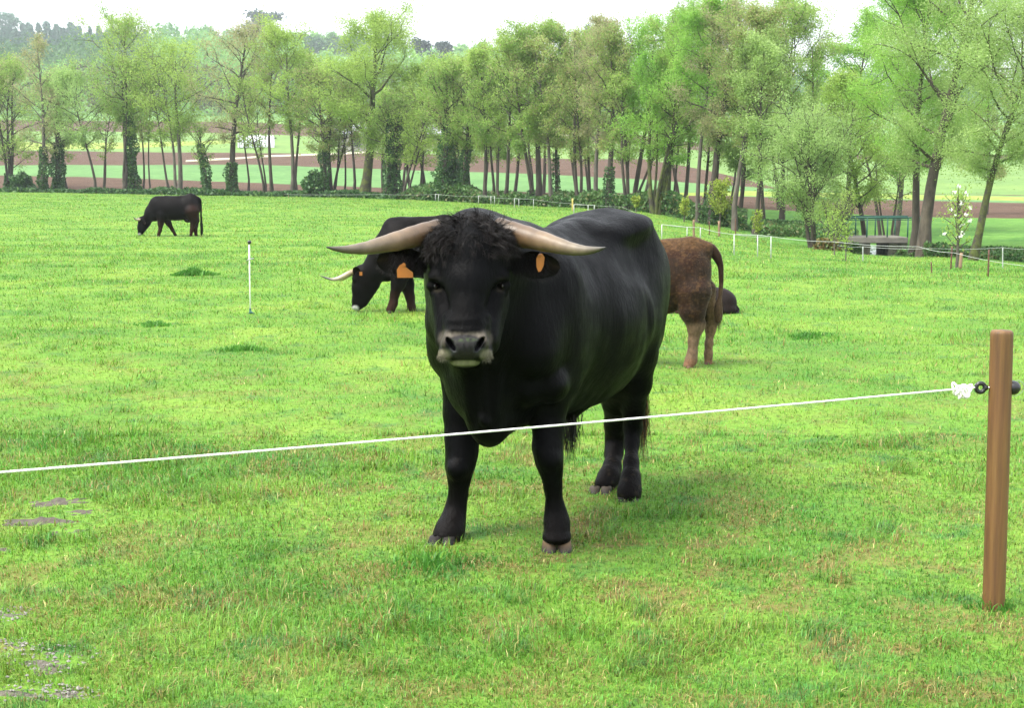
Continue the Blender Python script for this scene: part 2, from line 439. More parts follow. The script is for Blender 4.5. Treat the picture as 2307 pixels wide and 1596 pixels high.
# ------------------------------------------------------------------ grass
mg, t, b, o = new_mat('grass_blades')
base, dry = grassy_colour(t)
g = N(t, 'ShaderNodeNewGeometry'); rnd = g.outputs['Random Per Island']
thr = N(t, 'ShaderNodeMath', operation='MULTIPLY_ADD'); t.links.new(dry, thr.inputs[0]); thr.inputs[1].default_value = .62; thr.inputs[2].default_value = .07
lt = N(t, 'ShaderNodeMath', operation='LESS_THAN'); t.links.new(rnd, lt.inputs[0]); t.links.new(thr.outputs[0], lt.inputs[1])
wn = N(t, 'ShaderNodeTexWhiteNoise', noise_dimensions='1D'); t.links.new(rnd, wn.inputs['W'])
straw = ramp(t, wn.outputs['Value'], [(0, (.22, .19, .045)), (.5, (.36, .29, .09)), (.82, (.16, .085, .03)), (1, (.42, .37, .16))])
c = mixc(t, lt.outputs[0], base, straw)
hs = N(t, 'ShaderNodeHueSaturation'); t.links.new(c, hs.inputs['Color'])
mr = N(t, 'ShaderNodeMapRange'); mr.inputs[3].default_value = .42; mr.inputs[4].default_value = 1.4; t.links.new(wn.outputs['Value'], mr.inputs[0]); t.links.new(mr.outputs[0], hs.inputs['Value'])
mr = N(t, 'ShaderNodeMapRange'); mr.inputs[3].default_value = .47; mr.inputs[4].default_value = .54; t.links.new(wn.outputs['Color'], mr.inputs[0]); t.links.new(mr.outputs[0], hs.inputs['Hue'])
t.links.new(hs.outputs[0], b.inputs['Base Color']); b.inputs['Roughness'].default_value = .42; b.inputs['Specular IOR Level'].default_value = .28
tr = N(t, 'ShaderNodeBsdfTranslucent'); t.links.new(hs.outputs[0], tr.inputs[0])
mx = N(t, 'ShaderNodeMixShader'); mx.inputs[0].default_value = .38
t.links.new(b.outputs[0], mx.inputs[1]); t.links.new(tr.outputs[0], mx.inputs[2]); t.links.new(mx.outputs[0], o.inputs[0])
GR = np.random.RandomState(11)
def grass(name, y0, y1, D0, ex, w0, h0, seg, label, GR=GR):
    """blades strewn with a density falling with distance, in tufts; taller in clumps"""
    yy = np.linspace(y0, y1, 200); dens = D0 * (5 / yy) ** ex * (.80 * yy + 1.2)
    cdf = np.cumsum(dens); tot = int(cdf[-1] * (yy[1] - yy[0])); cdf = cdf / cdf[-1]
    y = np.interp(GR.rand(tot), cdf, yy); x = (GR.rand(tot) - .5) * (.80 * y + 1.2)
    # keep this side of the stream
    ky, _ = knots(x, y); k = y < ky[:, 2] + 1.5
    cl = fbm(x, y, .35, 21, 2); k &= GR.rand(tot) < .35 + 1.3 * cl
    for cpt, rx, ry, pr in BARE:
        k &= ~((((x - cpt[0]) / rx) ** 2 + ((y - cpt[1]) / ry) ** 2 < .25 + .8 * GR.rand(tot)) & (GR.rand(tot) < pr))
    x = x[k]; y = y[k]; cl = cl[k]; n = len(x); z = ground(x, y) - .004
    sc = (y / 5) ** .72
    tall = sstep((vnoise(x, y, .22, 33) - .6) / .3) * .9 + sstep((vnoise(x, y, 1.3, 35) - .55) / .3) * .5
    h = h0 * (.35 + .9 * GR.rand(n) ** 1.3) * (.75 + tall) * (y / 5) ** .28
    wd = w0 * (.6 + .8 * GR.rand(n)) * sc
    fl = fbm(x, y, .5, 41, 2) * 6.28 * 1.6
    az = fl + GR.randn(n) * 1.6; lean = np.clip(.95 + .45 * GR.randn(n), .0, 1.5)
    broad = GR.rand(n) < .05; wd[broad] *= 2.2; h[broad] *= .6; lean[broad] = 1.1
    dx, dy = np.cos(az), np.sin(az)
    fa = GR.rand(n) * 3.14159; sx, sy = np.cos(fa), np.sin(fa)
    # side vector roughly across the lean
    sx = -dy * .8 + .5 * sx; sy = dx * .8 + .5 * sy
    def lvl(f, wf):
        l1 = lean * f ** 1.4; r = h * f * np.sin(l1 * .95); u = h * f * np.cos(l1 * .95)
        cx, cy, cz = x + dx * r, y + dy * r, z + u
        return cx, cy, cz, wd * wf
    P0 = lvl(0.0, .5); P1 = lvl(.5, .45); P2 = lvl(1.0, 0)
    if seg == 2:
        V = np.stack([np.stack([P0[0] - sx * P0[3], P0[1] - sy * P0[3], P0[2]], 1), np.stack([P0[0] + sx * P0[3], P0[1] + sy * P0[3], P0[2]], 1),
                      np.stack([P1[0] + sx * P1[3], P1[1] + sy * P1[3], P1[2]], 1), np.stack([P1[0] - sx * P1[3], P1[1] - sy * P1[3], P1[2]], 1),
                      np.stack([P2[0], P2[1], P2[2]], 1)], 1).reshape(-1, 3)
        i = np.arange(n)[:, None] * 5
        Q = i + np.array([[0, 1, 2, 3]]); T = i + np.array([[3, 2, 4]])
    else:
        V = np.stack([np.stack([P0[0] - sx * wd * .6, P0[1] - sy * wd * .6, P0[2]], 1), np.stack([P0[0] + sx * wd * .6, P0[1] + sy * wd * .6, P0[2]], 1),
                      np.stack([P2[0], P2[1], P2[2]], 1)], 1).reshape(-1, 3)
        Q = []; T = np.arange(n)[:, None] * 3 + np.array([[0, 1, 2]])
    o = mesh_np(name, V, [Q, T], mg); tag(o, label, 'grass', kind='stuff')
    print('grass', n)
grass('grass', 3.4, 9, 13500, 1.75, .0030, .043, 2, 'short grazed grass nearest the photographer, green mixed with straw')
grass('grass', 9, 34, 10000, 1.6, .0032, .037, 1, 'bright green pasture grass around and behind the bull')
grass('grass', 34, 122, 7000, 1.65, .0038, .034, 1, 'smooth bright green pasture grass reaching the tree line')
# taller dark tussocks the cattle leave
def tussock(px, py, r, hgt, n, label):
    c = hit(px, py); rs = np.random.RandomState(int(px))
    ce = rs.randn(9, 2) * r * np.array([.75, .45]); k = rs.randint(0, 9, n); q = ce[k] + rs.randn(n, 2) * r * .30
    x = c[0] + q[:, 0]; y = c[1] + q[:, 1]; z = ground(x, y)
    h = hgt * (.35 + rs.rand(n)) * (1.1 - np.clip(np.hypot(q[:, 0], q[:, 1]) / (2 * r), 0, .8)); ln = rs.rand(n) * 1.1; b_ = rs.rand(n) * 6.28
    wd = .0035 * (c[1] / 5) ** .8; s = rs.rand(n) * 3.14
    tip = np.stack([x + np.cos(b_) * h * ln, y + np.sin(b_) * h * ln, z + h], 1)
    md = np.stack([x + np.cos(b_) * h * ln * .3, y + np.sin(b_) * h * ln * .3, z + h * .6], 1)
    sv = np.stack([np.cos(s), np.sin(s), 0 * s], 1) * wd; p = np.stack([x, y, z], 1)
    V = np.stack([p - sv, p + sv, md + sv * .8, md - sv * .8, tip], 1).reshape(-1, 3); i = np.arange(n)[:, None] * 5
    o = mesh_np('grass_tussock', V, [i + np.array([[0, 1, 2, 3]]), i + np.array([[3, 2, 4]])], M_tus); tag(o, label, 'grass tussock', kind='stuff')
M_tus = leafmat('tussock_green', (.06, .20, .025), (.10, .27, .035), None, 3, .45)
tussock(440, 622, .22, .13, 1500, 'dark clump of longer grass left of the white stake, level with the middle cow')
tussock(345, 735, .2, .06, 260, 'low dark clump of grass lower left of the white stake')
tussock(965, 1285, .22, .05, 320, 'lush dark tuft of grass just below the front hooves of the bull')
tussock(545, 793, .2, .06, 260, 'dark green tuft directly below the white stake')
tussock(1835, 762, .2, .06, 260, 'dark green tuft right of the hind legs of the brown calf')
tussock(2237, 1388, .055, .07, 130, 'few green blades growing round the foot of the near wooden post')

# ================================================================== ANIMALS: a blended solid per body, meshed as one surface
class Solid:
    def __init__(s, xs, ys, zs):
        s.ax = [np.asarray(a, np.float32) for a in (xs, ys, zs)]
        s.F = np.full([len(a) for a in s.ax], 5., np.float32)
    def _win(s, lo, hi):
        sl = []
        for a, l, h in zip(s.ax, lo, hi):
            i0 = np.searchsorted(a, l); i1 = np.searchsorted(a, h)
            sl.append(slice(max(0, i0 - 1), min(len(a), i1 + 1)))
        g = np.meshgrid(*[a[q] for a, q in zip(s.ax, sl)], indexing='ij', sparse=True)
        return tuple(sl), g
    def _mix(s, sl, d, k, sub=False):
        A = s.F[sl]
        if sub:
            d = -d; h = np.clip(.5 - .5 * (d - A) / k, 0, 1)
            h = np.clip(.5 + .5 * (d - A) / k, 0, 1); s.F[sl] = A * (1 - h) + d * h + k * h * (1 - h)
        else:
            h = np.clip(.5 + .5 * (A - d) / k, 0, 1); s.F[sl] = A * (1 - h) + d * h - k * h * (1 - h)
    def cap(s, a, b, ra, rb, k=.05, sub=False):
        a = np.asarray(a, float); b = np.asarray(b, float); m = max(ra, rb) + k + .04
        sl, g = s._win(np.minimum(a, b) - m, np.maximum(a, b) + m)
        d = b - a; L = max(d @ d, 1e-9)
        t = np.clip(((g[0] - a[0]) * d[0] + (g[1] - a[1]) * d[1] + (g[2] - a[2]) * d[2]) / L, 0, 1)
        q = np.sqrt((g[0] - a[0] - t * d[0]) ** 2 + (g[1] - a[1] - t * d[1]) ** 2 + (g[2] - a[2] - t * d[2]) ** 2) - (ra + (rb - ra) * t)
        s._mix(sl, q.astype(np.float32), k, sub)
    def chain(s, pts, k=.05, sub=False):
        """pts: (point, radius)"""
        for (a, ra), (b, rb) in zip(pts[:-1], pts[1:]): s.cap(a, b, ra, rb, k, sub)
    def ell(s, c, r, R=None, k=.06, sub=False):
        """R rows: the three axes in the world"""
        c = np.asarray(c, float); r = np.asarray(r, float); m = r.max() + k + .04
        R = np.eye(3) if R is None else np.asarray(R, float)
        sl, g = s._win(c - m, c + m)
        dx, dy, dz = g[0] - c[0], g[1] - c[1], g[2] - c[2]
        u = [(R[i, 0] * dx + R[i, 1] * dy + R[i, 2] * dz) for i in range(3)]
        k0 = np.sqrt(sum((u[i] / r[i]) ** 2 for i in range(3))); k1 = np.sqrt(sum((u[i] / r[i] ** 2) ** 2 for i in range(3))) + 1e-6
        s._mix(sl, (k0 * (k0 - 1) / k1).astype(np.float32), k, sub)
    def mesh(s):
        Fd = s.F; S = Fd < 0; X, Y, Z = s.ax
        c = [S[i:S.shape[0] - 1 + i, j:S.shape[1] - 1 + j, k:S.shape[2] - 1 + k] for i in (0, 1) for j in (0, 1) for k in (0, 1)]
        al = c[0].copy(); an = c[0].copy()
        for q in c[1:]: al &= q; an |= q
        act = np.argwhere(an & ~al); idx = np.full([n - 1 for n in Fd.shape], -1, np.int32)
        idx[act[:, 0], act[:, 1], act[:, 2]] = np.arange(len(act))
        acc = np.zeros((len(act), 3)); cnt = np.zeros(len(act))
        def val(o): return Fd[act[:, 0] + o[0], act[:, 1] + o[1], act[:, 2] + o[2]]
        def pos(o): return np.stack([X[act[:, 0] + o[0]], Y[act[:, 1] + o[1]], Z[act[:, 2] + o[2]]], 1)
        cs = [(i, j, k) for i in (0, 1) for j in (0, 1) for k in (0, 1)]
        for a in cs:
            for d in range(3):
                if a[d]: continue
                b_ = list(a); b_[d] = 1
                va, vb = val(a), val(b_); m = (va < 0) != (vb < 0)
                t = np.where(m, va / np.where(m, va - vb, 1), 0)[:, None]
                p = pos(a) * (1 - t) + pos(b_) * t
                acc[m] += p[m]; cnt[m] += 1
        V = acc / cnt[:, None]; Q = []
        for d in range(3):
            o = [slice(None)] * 3; o2 = [slice(None)] * 3; o[d] = slice(0, -1); o2[d] = slice(1, None)
            E = np.argwhere(S[tuple(o)] != S[tuple(o2)])
            a, b_ = [q for q in range(3) if q != d]
            ok = (E[:, a] > 0) & (E[:, b_] > 0) & (E[:, a] < idx.shape[a]) & (E[:, b_] < idx.shape[b_]) & (E[:, d] < idx.shape[d]); E = E[ok]
            def ci(da, db):
                I = E.copy(); I[:, a] += da; I[:, b_] += db; return idx[I[:, 0], I[:, 1], I[:, 2]]
            q = np.stack([ci(-1, -1), ci(0, -1), ci(0, 0), ci(-1, 0)], 1)
            inside = S[E[:, 0], E[:, 1], E[:, 2]]
            flip = inside if d != 1 else ~inside
            q[~flip] = q[~flip][:, ::-1]
            Q.append(q)
        return V, np.concatenate(Q)
def smoothv(V, Q, it=2, lam=.5):
    for _ in range(it):
        S_ = np.zeros_like(V); n = np.zeros(len(V))
        for a, b_ in ((0, 1), (1, 2), (2, 3), (3, 0)):
            np.add.at(S_, Q[:, a], V[Q[:, b_]]); np.add.at(S_, Q[:, b_], V[Q[:, a]]); np.add.at(n, Q[:, a], 1); np.add.at(n, Q[:, b_], 1)
        V = V * (1 - lam) + lam * S_ / n[:, None]
    return V
def graded(segs):
    """segs: (start, stop, step) joined"""
    out = []
    for a, b_, h in segs: out += list(np.arange(a, b_ - 1e-9, h))
    return np.array(out + [segs[-1][1]])
def fur_mat(name, rough=.5, spec=.5, sheen=.25, stretch=(9, 9, 2.2), bs=.35, mul=(.75, 1.3), sheen_t=(.7, .75, .85)):
    m, t, b, o = new_mat(name)
    at = N(t, 'ShaderNodeVertexColor', layer_name='Col')
    n1 = noise(t, 7, 5, .65, None, stretch); n2 = noise(t, 5.5, 4, .6)
    v = ramp(t, n1, [(.3, (mul[0],) * 3), (.7, (mul[1],) * 3)])
    c = mixc(t, 1.0, at.outputs[0], v, 'MULTIPLY')
    t.links.new(c, b.inputs['Base Color'])
    rr = N(t, 'ShaderNodeMapRange'); rr.inputs[1].default_value = .3; rr.inputs[2].default_value = .7; rr.inputs[3].default_value = rough - .12; rr.inputs[4].default_value = rough + .22; t.links.new(n2, rr.inputs[0]); t.links.new(rr.outputs[0], b.inputs['Roughness'])
    b.inputs['Specular IOR Level'].default_value = spec; b.inputs['Sheen Weight'].default_value = sheen; b.inputs['Sheen Roughness'].default_value = .35
    b.inputs['Sheen Tint'].default_value = (*sheen_t, 1)
    bump(t, b, n1, bs, .012); return m
M_bull = fur_mat('black_coat', .42, .055, .0, bs=.6)
M_coat = fur_mat('dark_coat', .55, .06, .0)
M_calf = fur_mat('woolly_coat', .8, .12, .15, (6, 6, 4), .45, (.6, 1.45), (.9, .75, .55))
m_, t_, b_, o_ = new_mat('hair'); at_ = N(t_, 'ShaderNodeVertexColor', layer_name='Col'); g_ = N(t_, 'ShaderNodeNewGeometry')
hs_ = N(t_, 'ShaderNodeHueSaturation'); t_.links.new(at_.outputs[0], hs_.inputs['Color']); mr_ = N(t_, 'ShaderNodeMapRange'); mr_.inputs[3].default_value = .5; mr_.inputs[4].default_value = 1.6
t_.links.new(g_.outputs['Random Per Island'], mr_.inputs[0]); t_.links.new(mr_.outputs[0], hs_.inputs['Value']); t_.links.new(hs_.outputs[0], b_.inputs['Base Color'])
b_.inputs['Roughness'].default_value = .5; b_.inputs['Specular IOR Level'].default_value = .2; M_hair = m_
def vcol_mat(name, rough, spec=.5, sc=30, bs=.2, coat=0, mul=(.85, 1.15), stretch=None):
    m, t, b, o = new_mat(name); at = N(t, 'ShaderNodeVertexColor', layer_name='Col'); n = noise(t, sc, 4, .6, None, stretch)
    t.links.new(mixc(t, 1.0, at.outputs[0], ramp(t, n, [(.3, (mul[0],) * 3), (.7, (mul[1],) * 3)]), 'MULTIPLY'), b.inputs['Base Color'])
    b.inputs['Roughness'].default_value = rough; b.inputs['Specular IOR Level'].default_value = spec; b.inputs['Coat Weight'].default_value = coat; bump(t, b, n, bs, .004); return m
M_horn = vcol_mat('horn', .42, .5, 22, .35, 0, (.72, 1.2)); M_hoof = vcol_mat('hoof', .65, .15, 40, .3)
M_tag = simple('ear_tag_plastic', (.38, .125, .012), .4, .08, 30, .05)
M_eye = simple('eye', (.006, .004, .003), .16, .1, 5, 0, spec=.7)
def strands(name, roots, dirs, L, wid, cols, parent, org, curl=.3, grav=.5, seg=4, seed=0, label=None, clump=0):
    rs = np.random.RandomState(seed); n = len(roots); roots = np.asarray(roots, float); dirs = np.asarray(dirs, float).copy()
    L = np.broadcast_to(L, (n,)) * (.6 + .8 * rs.rand(n)); p = roots.copy(); pts = [p]; cd = rs.randn(n, 3) * curl
    if clump:
        ce = roots[rs.randint(0, n, clump)]; own = np.concatenate([((roots[i:i + 2000, None] - ce[None]) ** 2).sum(2).argmin(1) for i in range(0, n, 2000)])
        cj = rs.randn(clump, 3); dirs = dirs * .55 + cj[own] * .38; cd = rs.randn(clump, 3)[own] * curl + cd * .2
        dirs /= np.linalg.norm(dirs, axis=1)[:, None]; pull = ce[own] - roots
    for k in range(seg):
        dirs = dirs + cd / seg * (1 + k) + np.array([0, 0, -grav / seg]); cd = cd * .8 + rs.randn(n, 3) * curl * .1 if clump else cd * .4 + rs.randn(n, 3) * curl * .6
        dirs /= np.linalg.norm(dirs, axis=1)[:, None] + 1e-9; p = p + dirs * (L / seg)[:, None] + (pull * (.5 / seg) if clump else 0); pts.append(p)
    pts = np.array(pts)                                            # seg+1, n, 3
    s = rs.randn(n, 3); s -= dirs * (s * dirs).sum(1)[:, None]; s /= np.linalg.norm(s, axis=1)[:, None]
    V = []
    for k in range(seg + 1):
        wk = wid * (1 - k / seg) ** .7 * .5
        V += [pts[k] - s * wk, pts[k] + s * wk]
    V = np.stack(V, 1).reshape(-1, 3) - np.asarray(org); m = 2 * (seg + 1); i = np.arange(n)[:, None, None] * m; j = np.arange(seg)[None, :, None] * 2
    Q = (i + j + np.array([0, 1, 3, 2])).reshape(-1, 4)
    C = np.repeat(np.broadcast_to(np.asarray(cols, float), (n, 3)), m, 0)
    o = mesh_np(name, V, [Q], M_hair, cols=C, parent=parent)
    if label: o['label'] = label
    return o
def ear(name, base, tip, up, half, cup, colf, mat, parent, org, back=None):
    """leaf-shaped cupped ear; up = the plane's side vector, the hollow opens along cross(up, axis)"""
    base, tip, up = [np.asarray(q, float) for q in (base, tip, up)]
    ax = tip - base; L = np.linalg.norm(ax); ax /= L; up = up - ax * (up @ ax); up /= np.linalg.norm(up); nn = np.cross(ax, up)
    if back is not None and nn @ np.asarray(back) < 0: nn = -nn     # nn points to the back of the ear
    n, m = 20, 11; V = []; C = []
    for s_ in (0, 1):
        for i in range(n + 1):
            f = i / n; wd = half * min(1, .55 + f * 1.1) * math.sqrt(max(.002, 1 - (max(0, f - .45) / .55) ** 2))
            for j in range(m):
                q = j / (m - 1) * 2 - 1
                V.append(base + ax * L * f + up * wd * q + nn * (cup * (1 - q * q) * math.sin(math.pi * min(1, .25 + f * .75)) + (.006 if s_ else 0) * (1 - q * q * .99)))
                C.append(colf(f, q, s_))
    Q = []
    for s_ in (0, 1):
        o0 = s_ * (n + 1) * m
        for i in range(n):
            for j in range(m - 1):
                a = o0 + i * m + j; Q.append([a, a + 1, a + m + 1, a + m])
    K = (n + 1) * m
    for i in range(n):
        for j in (0, m - 1): a = i * m + j; Q.append([a, a + m, a + m + K, a + K])
    return mesh_np(name, np.array(V) - np.asarray(org), [np.array(Q)], mat, cols=np.array(C), parent=parent)
PX = lambda Y: Y / F

# ------------------------------------------------------------------ THE BULL
def make_bull():
    xs = graded([(-.62, -.42, .016), (-.42, .10, .0055), (.10, .95, .012)])
    ys = graded([(5.28, 5.85, .0055), (5.85, 6.6, .010), (6.6, 8.05, .015)])
    zs = graded([(-.04, .86, .011), (.86, 1.56, .0065), (1.56, 1.62, .02)])
    S = Solid(xs, ys, zs)
    O = np.array([-.05, 6.32]); AX = np.array([.503, .865]); SD = np.array([.865, -.503])
    def L(s, l, z): q = O + AX * s + SD * l; return np.array([q[0], q[1], z])
    R = np.array([[AX[0], AX[1], 0], [SD[0], SD[1], 0], [0, 0, 1.]])
    def tilt(a):  # pitch the long axis up by a
        A = np.array([AX[0] * math.cos(a), AX[1] * math.cos(a), math.sin(a)]); U = np.array([-AX[0] * math.sin(a), -AX[1] * math.sin(a), math.cos(a)])
        return np.array([A, [SD[0], SD[1], 0], U])
    # trunk
    S.ell(L(.62, 0, .955), (.66, .365, .415), tilt(-.03), .05)
    S.ell(L(.12, .035, .98), (.42, .32, .42), R, .10)
    S.ell(L(.12, 0, 1.20), (.46, .20, .20), tilt(-.05), .12)
    S.ell(L(.95, 0, 1.20), (.52, .20, .20), tilt(.10), .12)
    S.ell(L(1.18, -.01, 1.12), (.33, .25, .32), R, .10)
    S.cap(L(.35, 0, 1.32), L(1.06, 0, 1.42), .055, .06, .10)
    for l in (-1, 1):
        S.ell(L(.97, l * .15, 1.395), (.22, .10, .06), tilt(.12), .12)        # hip bones
        S.ell(L(1.14, l * .135, 1.02), (.25, .135, .36), R, .07)                 # haunch
        S.ell(L(.06, l * .24 + (.03 if l < 0 else 0), .98), (.17, .13, .34), tilt(.12), .08)            # shoulder blade
        S.cap(L(-.12, l * .22 + (.035 if l < 0 else 0), .93), L(.05, l * .24, 1.22), .092, .08, .09)
    S.cap(L(1.30, 0, 1.36), L(1.44, 0, 1.24), .08, .05, .08)                     # tail head
    S.cap(L(.25, .05, .66), L(.95, .06, .70), .13, .11, .14)                     # belly
    # left side details: the hollow of the flank, the fold of the elbow
    S.ell(L(.80, .35, 1.24), (.13, .06, .07), R, .10, sub=True)
    S.ell(L(.845, .40, .96), (.025, .06, .30), R, .05, sub=True)
    S.ell(L(.30, .415, .88), (.035, .06, .28), R, .06, sub=True)
    # brisket and dewlap
    S.ell(L(-.13, .02, .80), (.22, .20, .26), R, .10)
    S.cap(P(1085, 850, 6.05), P(1100, 955, 6.06), .105, .078, .08); S.cap(P(1100, 955, 6.06), P(1101, 982, 6.08), .07, .035, .05)
    S.cap(P(1105, 965, 6.08), P(1190, 905, 6.35), .05, .09, .08)
    S.cap(P(1080, 790, 5.93), P(1094, 950, 5.965), .020, .020, .035); S.cap(P(1120, 800, 5.95), P(1112, 930, 5.98), .018, .020, .035)
    S.cap(P(1052, 830, 5.95), P(1066, 940, 6.02), .022, .02, .035); S.cap(P(1100, 820, 5.90), P(1104, 940, 5.94), .012, .012, .03, sub=True); S.cap(P(1066, 800, 5.90), P(1080, 930, 5.945), .012, .012, .03, sub=True)
    S.cap(P(1075, 780, 5.98), P(1092, 900, 6.0), .035, .03, .035); S.cap(P(1045, 800, 5.98), P(1060, 900, 6.05), .05, .03, .04)
    S.cap(P(1120, 760, 6.02), P(1125, 900, 6.06), .03, .025, .04)
    # neck
    S.ell(P(1068, 640, 6.16), (.205, .32, .33), None, .10)
    S.cap(P(1060, 590, 5.92), L(.05, 0, 1.20), .19, .25, .10)
    S.cap(P(1056, 720, 5.92), L(-.08, 0, 1.0), .15, .24, .10)
    S.cap(P(1004, 735, 6.05), P(1010, 800, 6.25), .075, .08, .08)
    # shoulder seam on the visible side
    S.cap(P(1180, 660, 6.1), P(1200, 800, 6.05), .07, .09, .10)
    S.ell(P(1238, 868, 6.13), (.085, .10, .085), None, .045)                     # arm muscle
    S.ell(P(1190, 880, 6.10), (.06, .09, .07), None, .05)
    # fore leg, image right
    def leg(pts, k=.035):
        S.chain([(P(px, py, Y), r * PX(Y)) for px, py, Y, r in pts], k)
    leg([(1238, 840, 6.28, 46), (1238, 915, 6.27, 37), (1236, 965, 6.25, 33.5), (1233, 1008, 6.22, 32), (1238, 1042, 6.2, 28.5), (1243, 1070, 6.2, 21), (1246, 1100, 6.21, 18), (1250, 1140, 6.22, 18.5),
         (1253, 1166, 6.22, 24), (1255, 1186, 6.2, 26), (1255, 1198, 6.18, 26)]); S.ell(P(1254.5, 1212, 6.17), (.066, .066, .032), None, .02)
    S.ell(P(1222, 1018, 6.17), (.030, .03, .04), None, .025); S.cap(P(1214, 850, 6.34), P(1250, 880, 6.42), .07, .05, .05)
    S.ell(P(1239, 1038, 6.16), (.045, .04, .05), None, .02)
    leg([(1032, 850, 6.46, 46), (1039, 930, 6.46, 40), (1041, 985, 6.44, 37), (1040.5, 1022, 6.42, 34), (1036, 1054, 6.4, 30), (1034.5, 1085, 6.4, 22), (1032, 1118, 6.41, 19.5), (1026, 1150, 6.41, 22),
         (1019, 1180, 6.38, 27), (1012, 1200, 6.35, 31), (1006, 1214, 6.33, 32)])
    S.ell(P(1030, 1060, 6.35), (.045, .04, .05), None, .02)
    # hind legs
    leg([(1392, 850, 7.35, 48), (1388, 905, 7.5, 31), (1386, 955, 7.62, 23.5), (1386, 990, 7.66, 21), (1383, 1020, 7.62, 19.5), (1379, 1055, 7.52, 19.5), (1372, 1075, 7.45, 23.5), (1362, 1092, 7.4, 24)])
    leg([(1435, 730, 7.16, 50), (1438, 800, 7.2, 40), (1434, 865, 7.28, 32), (1427, 925, 7.38, 24), (1425, 965, 7.44, 19), (1423, 1000, 7.4, 15.5), (1422, 1045, 7.3, 16), (1421, 1078, 7.24, 21), (1418, 1105, 7.2, 25), (1417, 1118, 7.18, 26)])
    S.cap(P(1386, 965, 7.66), P(1390, 950, 7.74), .05, .035, .03); S.cap(P(1427, 960, 7.46), P(1431, 948, 7.55), .045, .03, .03)
    # sheath
    S.cap(P(1300, 905, 6.75), P(1285, 938, 6.7), .05, .03, .05)
    # head
    f = lambda px, py, Y: P(px, py, Y)
    S.ell(f(1059, 552, 5.80), (.165, .16, .11), None, .06)
    S.ell(f(1058, 600, 5.76), (.158, .135, .13), None, .05)
    S.ell(f(1056, 660, 5.73), (.140, .125, .13), None, .05)
    S.chain([(f(1057, 560, 5.72), .085), (f(1055, 640, 5.665), .078), (f(1052, 710, 5.61), .066), (f(1050, 770, 5.575), .058)], .05)   # front of the face
    for s_ in (-1, 1):
        cx = 1056
        S.cap(f(cx + s_ * 53, 680, 5.80), f(cx - 2 + s_ * 40, 772, 5.68), .068, .058, .05)       # jaw and cheek
        S.cap(f(cx + s_ * 50, 640, 5.74), f(cx - 3 + s_ * 42, 768, 5.62), .060, .050, .04)
        S.ell(f(cx + s_ * 74, 624, 5.705), (.034, .040, .028), None, .02)                       # brow
        S.ell(f(cx + s_ * 78, 645, 5.685), (.026, .03, .020), None, .018, sub=True)              # socket
        S.ell(f(cx + s_ * 82, 645, 5.705), (.026, .024, .023), None, .008)                        # lid mound
        S.cap(f(cx + s_ * 66, 661, 5.672), f(cx + s_ * 84, 663, 5.70), .010, .009, .010)          # lower lid
        S.cap(f(cx + s_ * 62, 634, 5.668), f(cx + s_ * 86, 628, 5.70), .008, .008, .010)          # upper lid
        S.cap(f(cx + s_ * 57, 655, 5.655), f(cx + s_ * 50, 700, 5.60), .012, .014, .035, sub=True)  # hollow below the inner corner
        S.cap(f(cx - 4 + s_ * 42, 712, 5.59), f(cx - 5 + s_ * 38, 745, 5.575), .016, .018, .03)
    # muzzle
    S.ell(f(1049, 783, 5.565), (.094, .085, .060), None, .03)
    S.ell(f(1048, 776, 5.515), (.068, .050, .040), None, .02)
    for s_ in (-1, 1):
        S.ell(f(1048 + s_ * 36, 772, 5.52), (.030, .040, .034), None, .015)                       # nostril wings
        S.ell(f(1048 + s_ * 41, 797, 5.555), (.036, .048, .026), None, .022)                      # lip corner pads
    S.ell(f(1047, 744, 5.545), (.072, .045, .024), None, .035)                                     # wrinkle above the nose
    S.ell(f(1047, 722, 5.56), (.066, .045, .020), None, .035)
    S.cap(f(1010, 751, 5.50), f(1044, 757, 5.485), .008, .006, .012, sub=True); S.cap(f(1086, 751, 5.50), f(1052, 757, 5.485), .008, .006, .012, sub=True)
    S.ell(f(1048, 816, 5.565), (.060, .055, .022), None, .008)                                     # lower lip
    S.cap(f(1012, 809, 5.475), f(1048, 813.5, 5.478), .005, .005, .006, sub=True); S.cap(f(1084, 809, 5.475), f(1048, 813.5, 5.478), .005, .005, .006, sub=True)
    for s_ in (-1, 1):                                                                             # nostrils, slanted slits
        for q in np.linspace(0, 1, 6):
            S.cap(f(1048 + s_ * (42 - 17 * q), 763 + 25 * q, 5.44), f(1048 + s_ * (40 - 17 * q), 763 + 25 * q, 5.535), .0085 + .005 * math.sin(q * 3.1), .006, .004, sub=True)
    S.cap(f(1048, 770, 5.462), f(1048, 800, 5.475), .0035, .003, .006, sub=True)
    V, Q = S.mesh(); V = smoothv(V, Q, 1, .4)
    # small swellings of vein, muscle and fold over the trunk
    nz = (vnoise(V[:, 1] * 1.1 + V[:, 0], V[:, 2] * .8, .19, 71) - .5) * .024 + (vnoise(V[:, 0] + V[:, 1], V[:, 2] * .6, .06, 72) - .5) * .005
    ctr = np.array([.2, 6.7, .95]); dirn = V - ctr; dirn /= np.linalg.norm(dirn, axis=1)[:, None]
    body = sstep((V[:, 1] - 5.9) / .25) * sstep((V[:, 2] - .45) / .2)
    V = V + dirn * (nz * body)[:, None]
    # coat colours
    px = topix(V); C = np.tile([.0007, .0007, .0009], (len(V), 1)); Yd = V[:, 1]
    def blob(cx, cy, rx, ry, soft=.35, ymax=5.62):
        d = np.sqrt(((px[:, 0] - cx) / rx) ** 2 + ((px[:, 1] - cy) / ry) ** 2); return sstep((1 + soft - d) / (2 * soft)) * (Yd < ymax)
    def put(m, c): 
        nonlocal C
        C = C * (1 - m[:, None]) + np.array(c) * m[:, None]
    jit = vnoise(px[:, 0], px[:, 1], 5, 3)
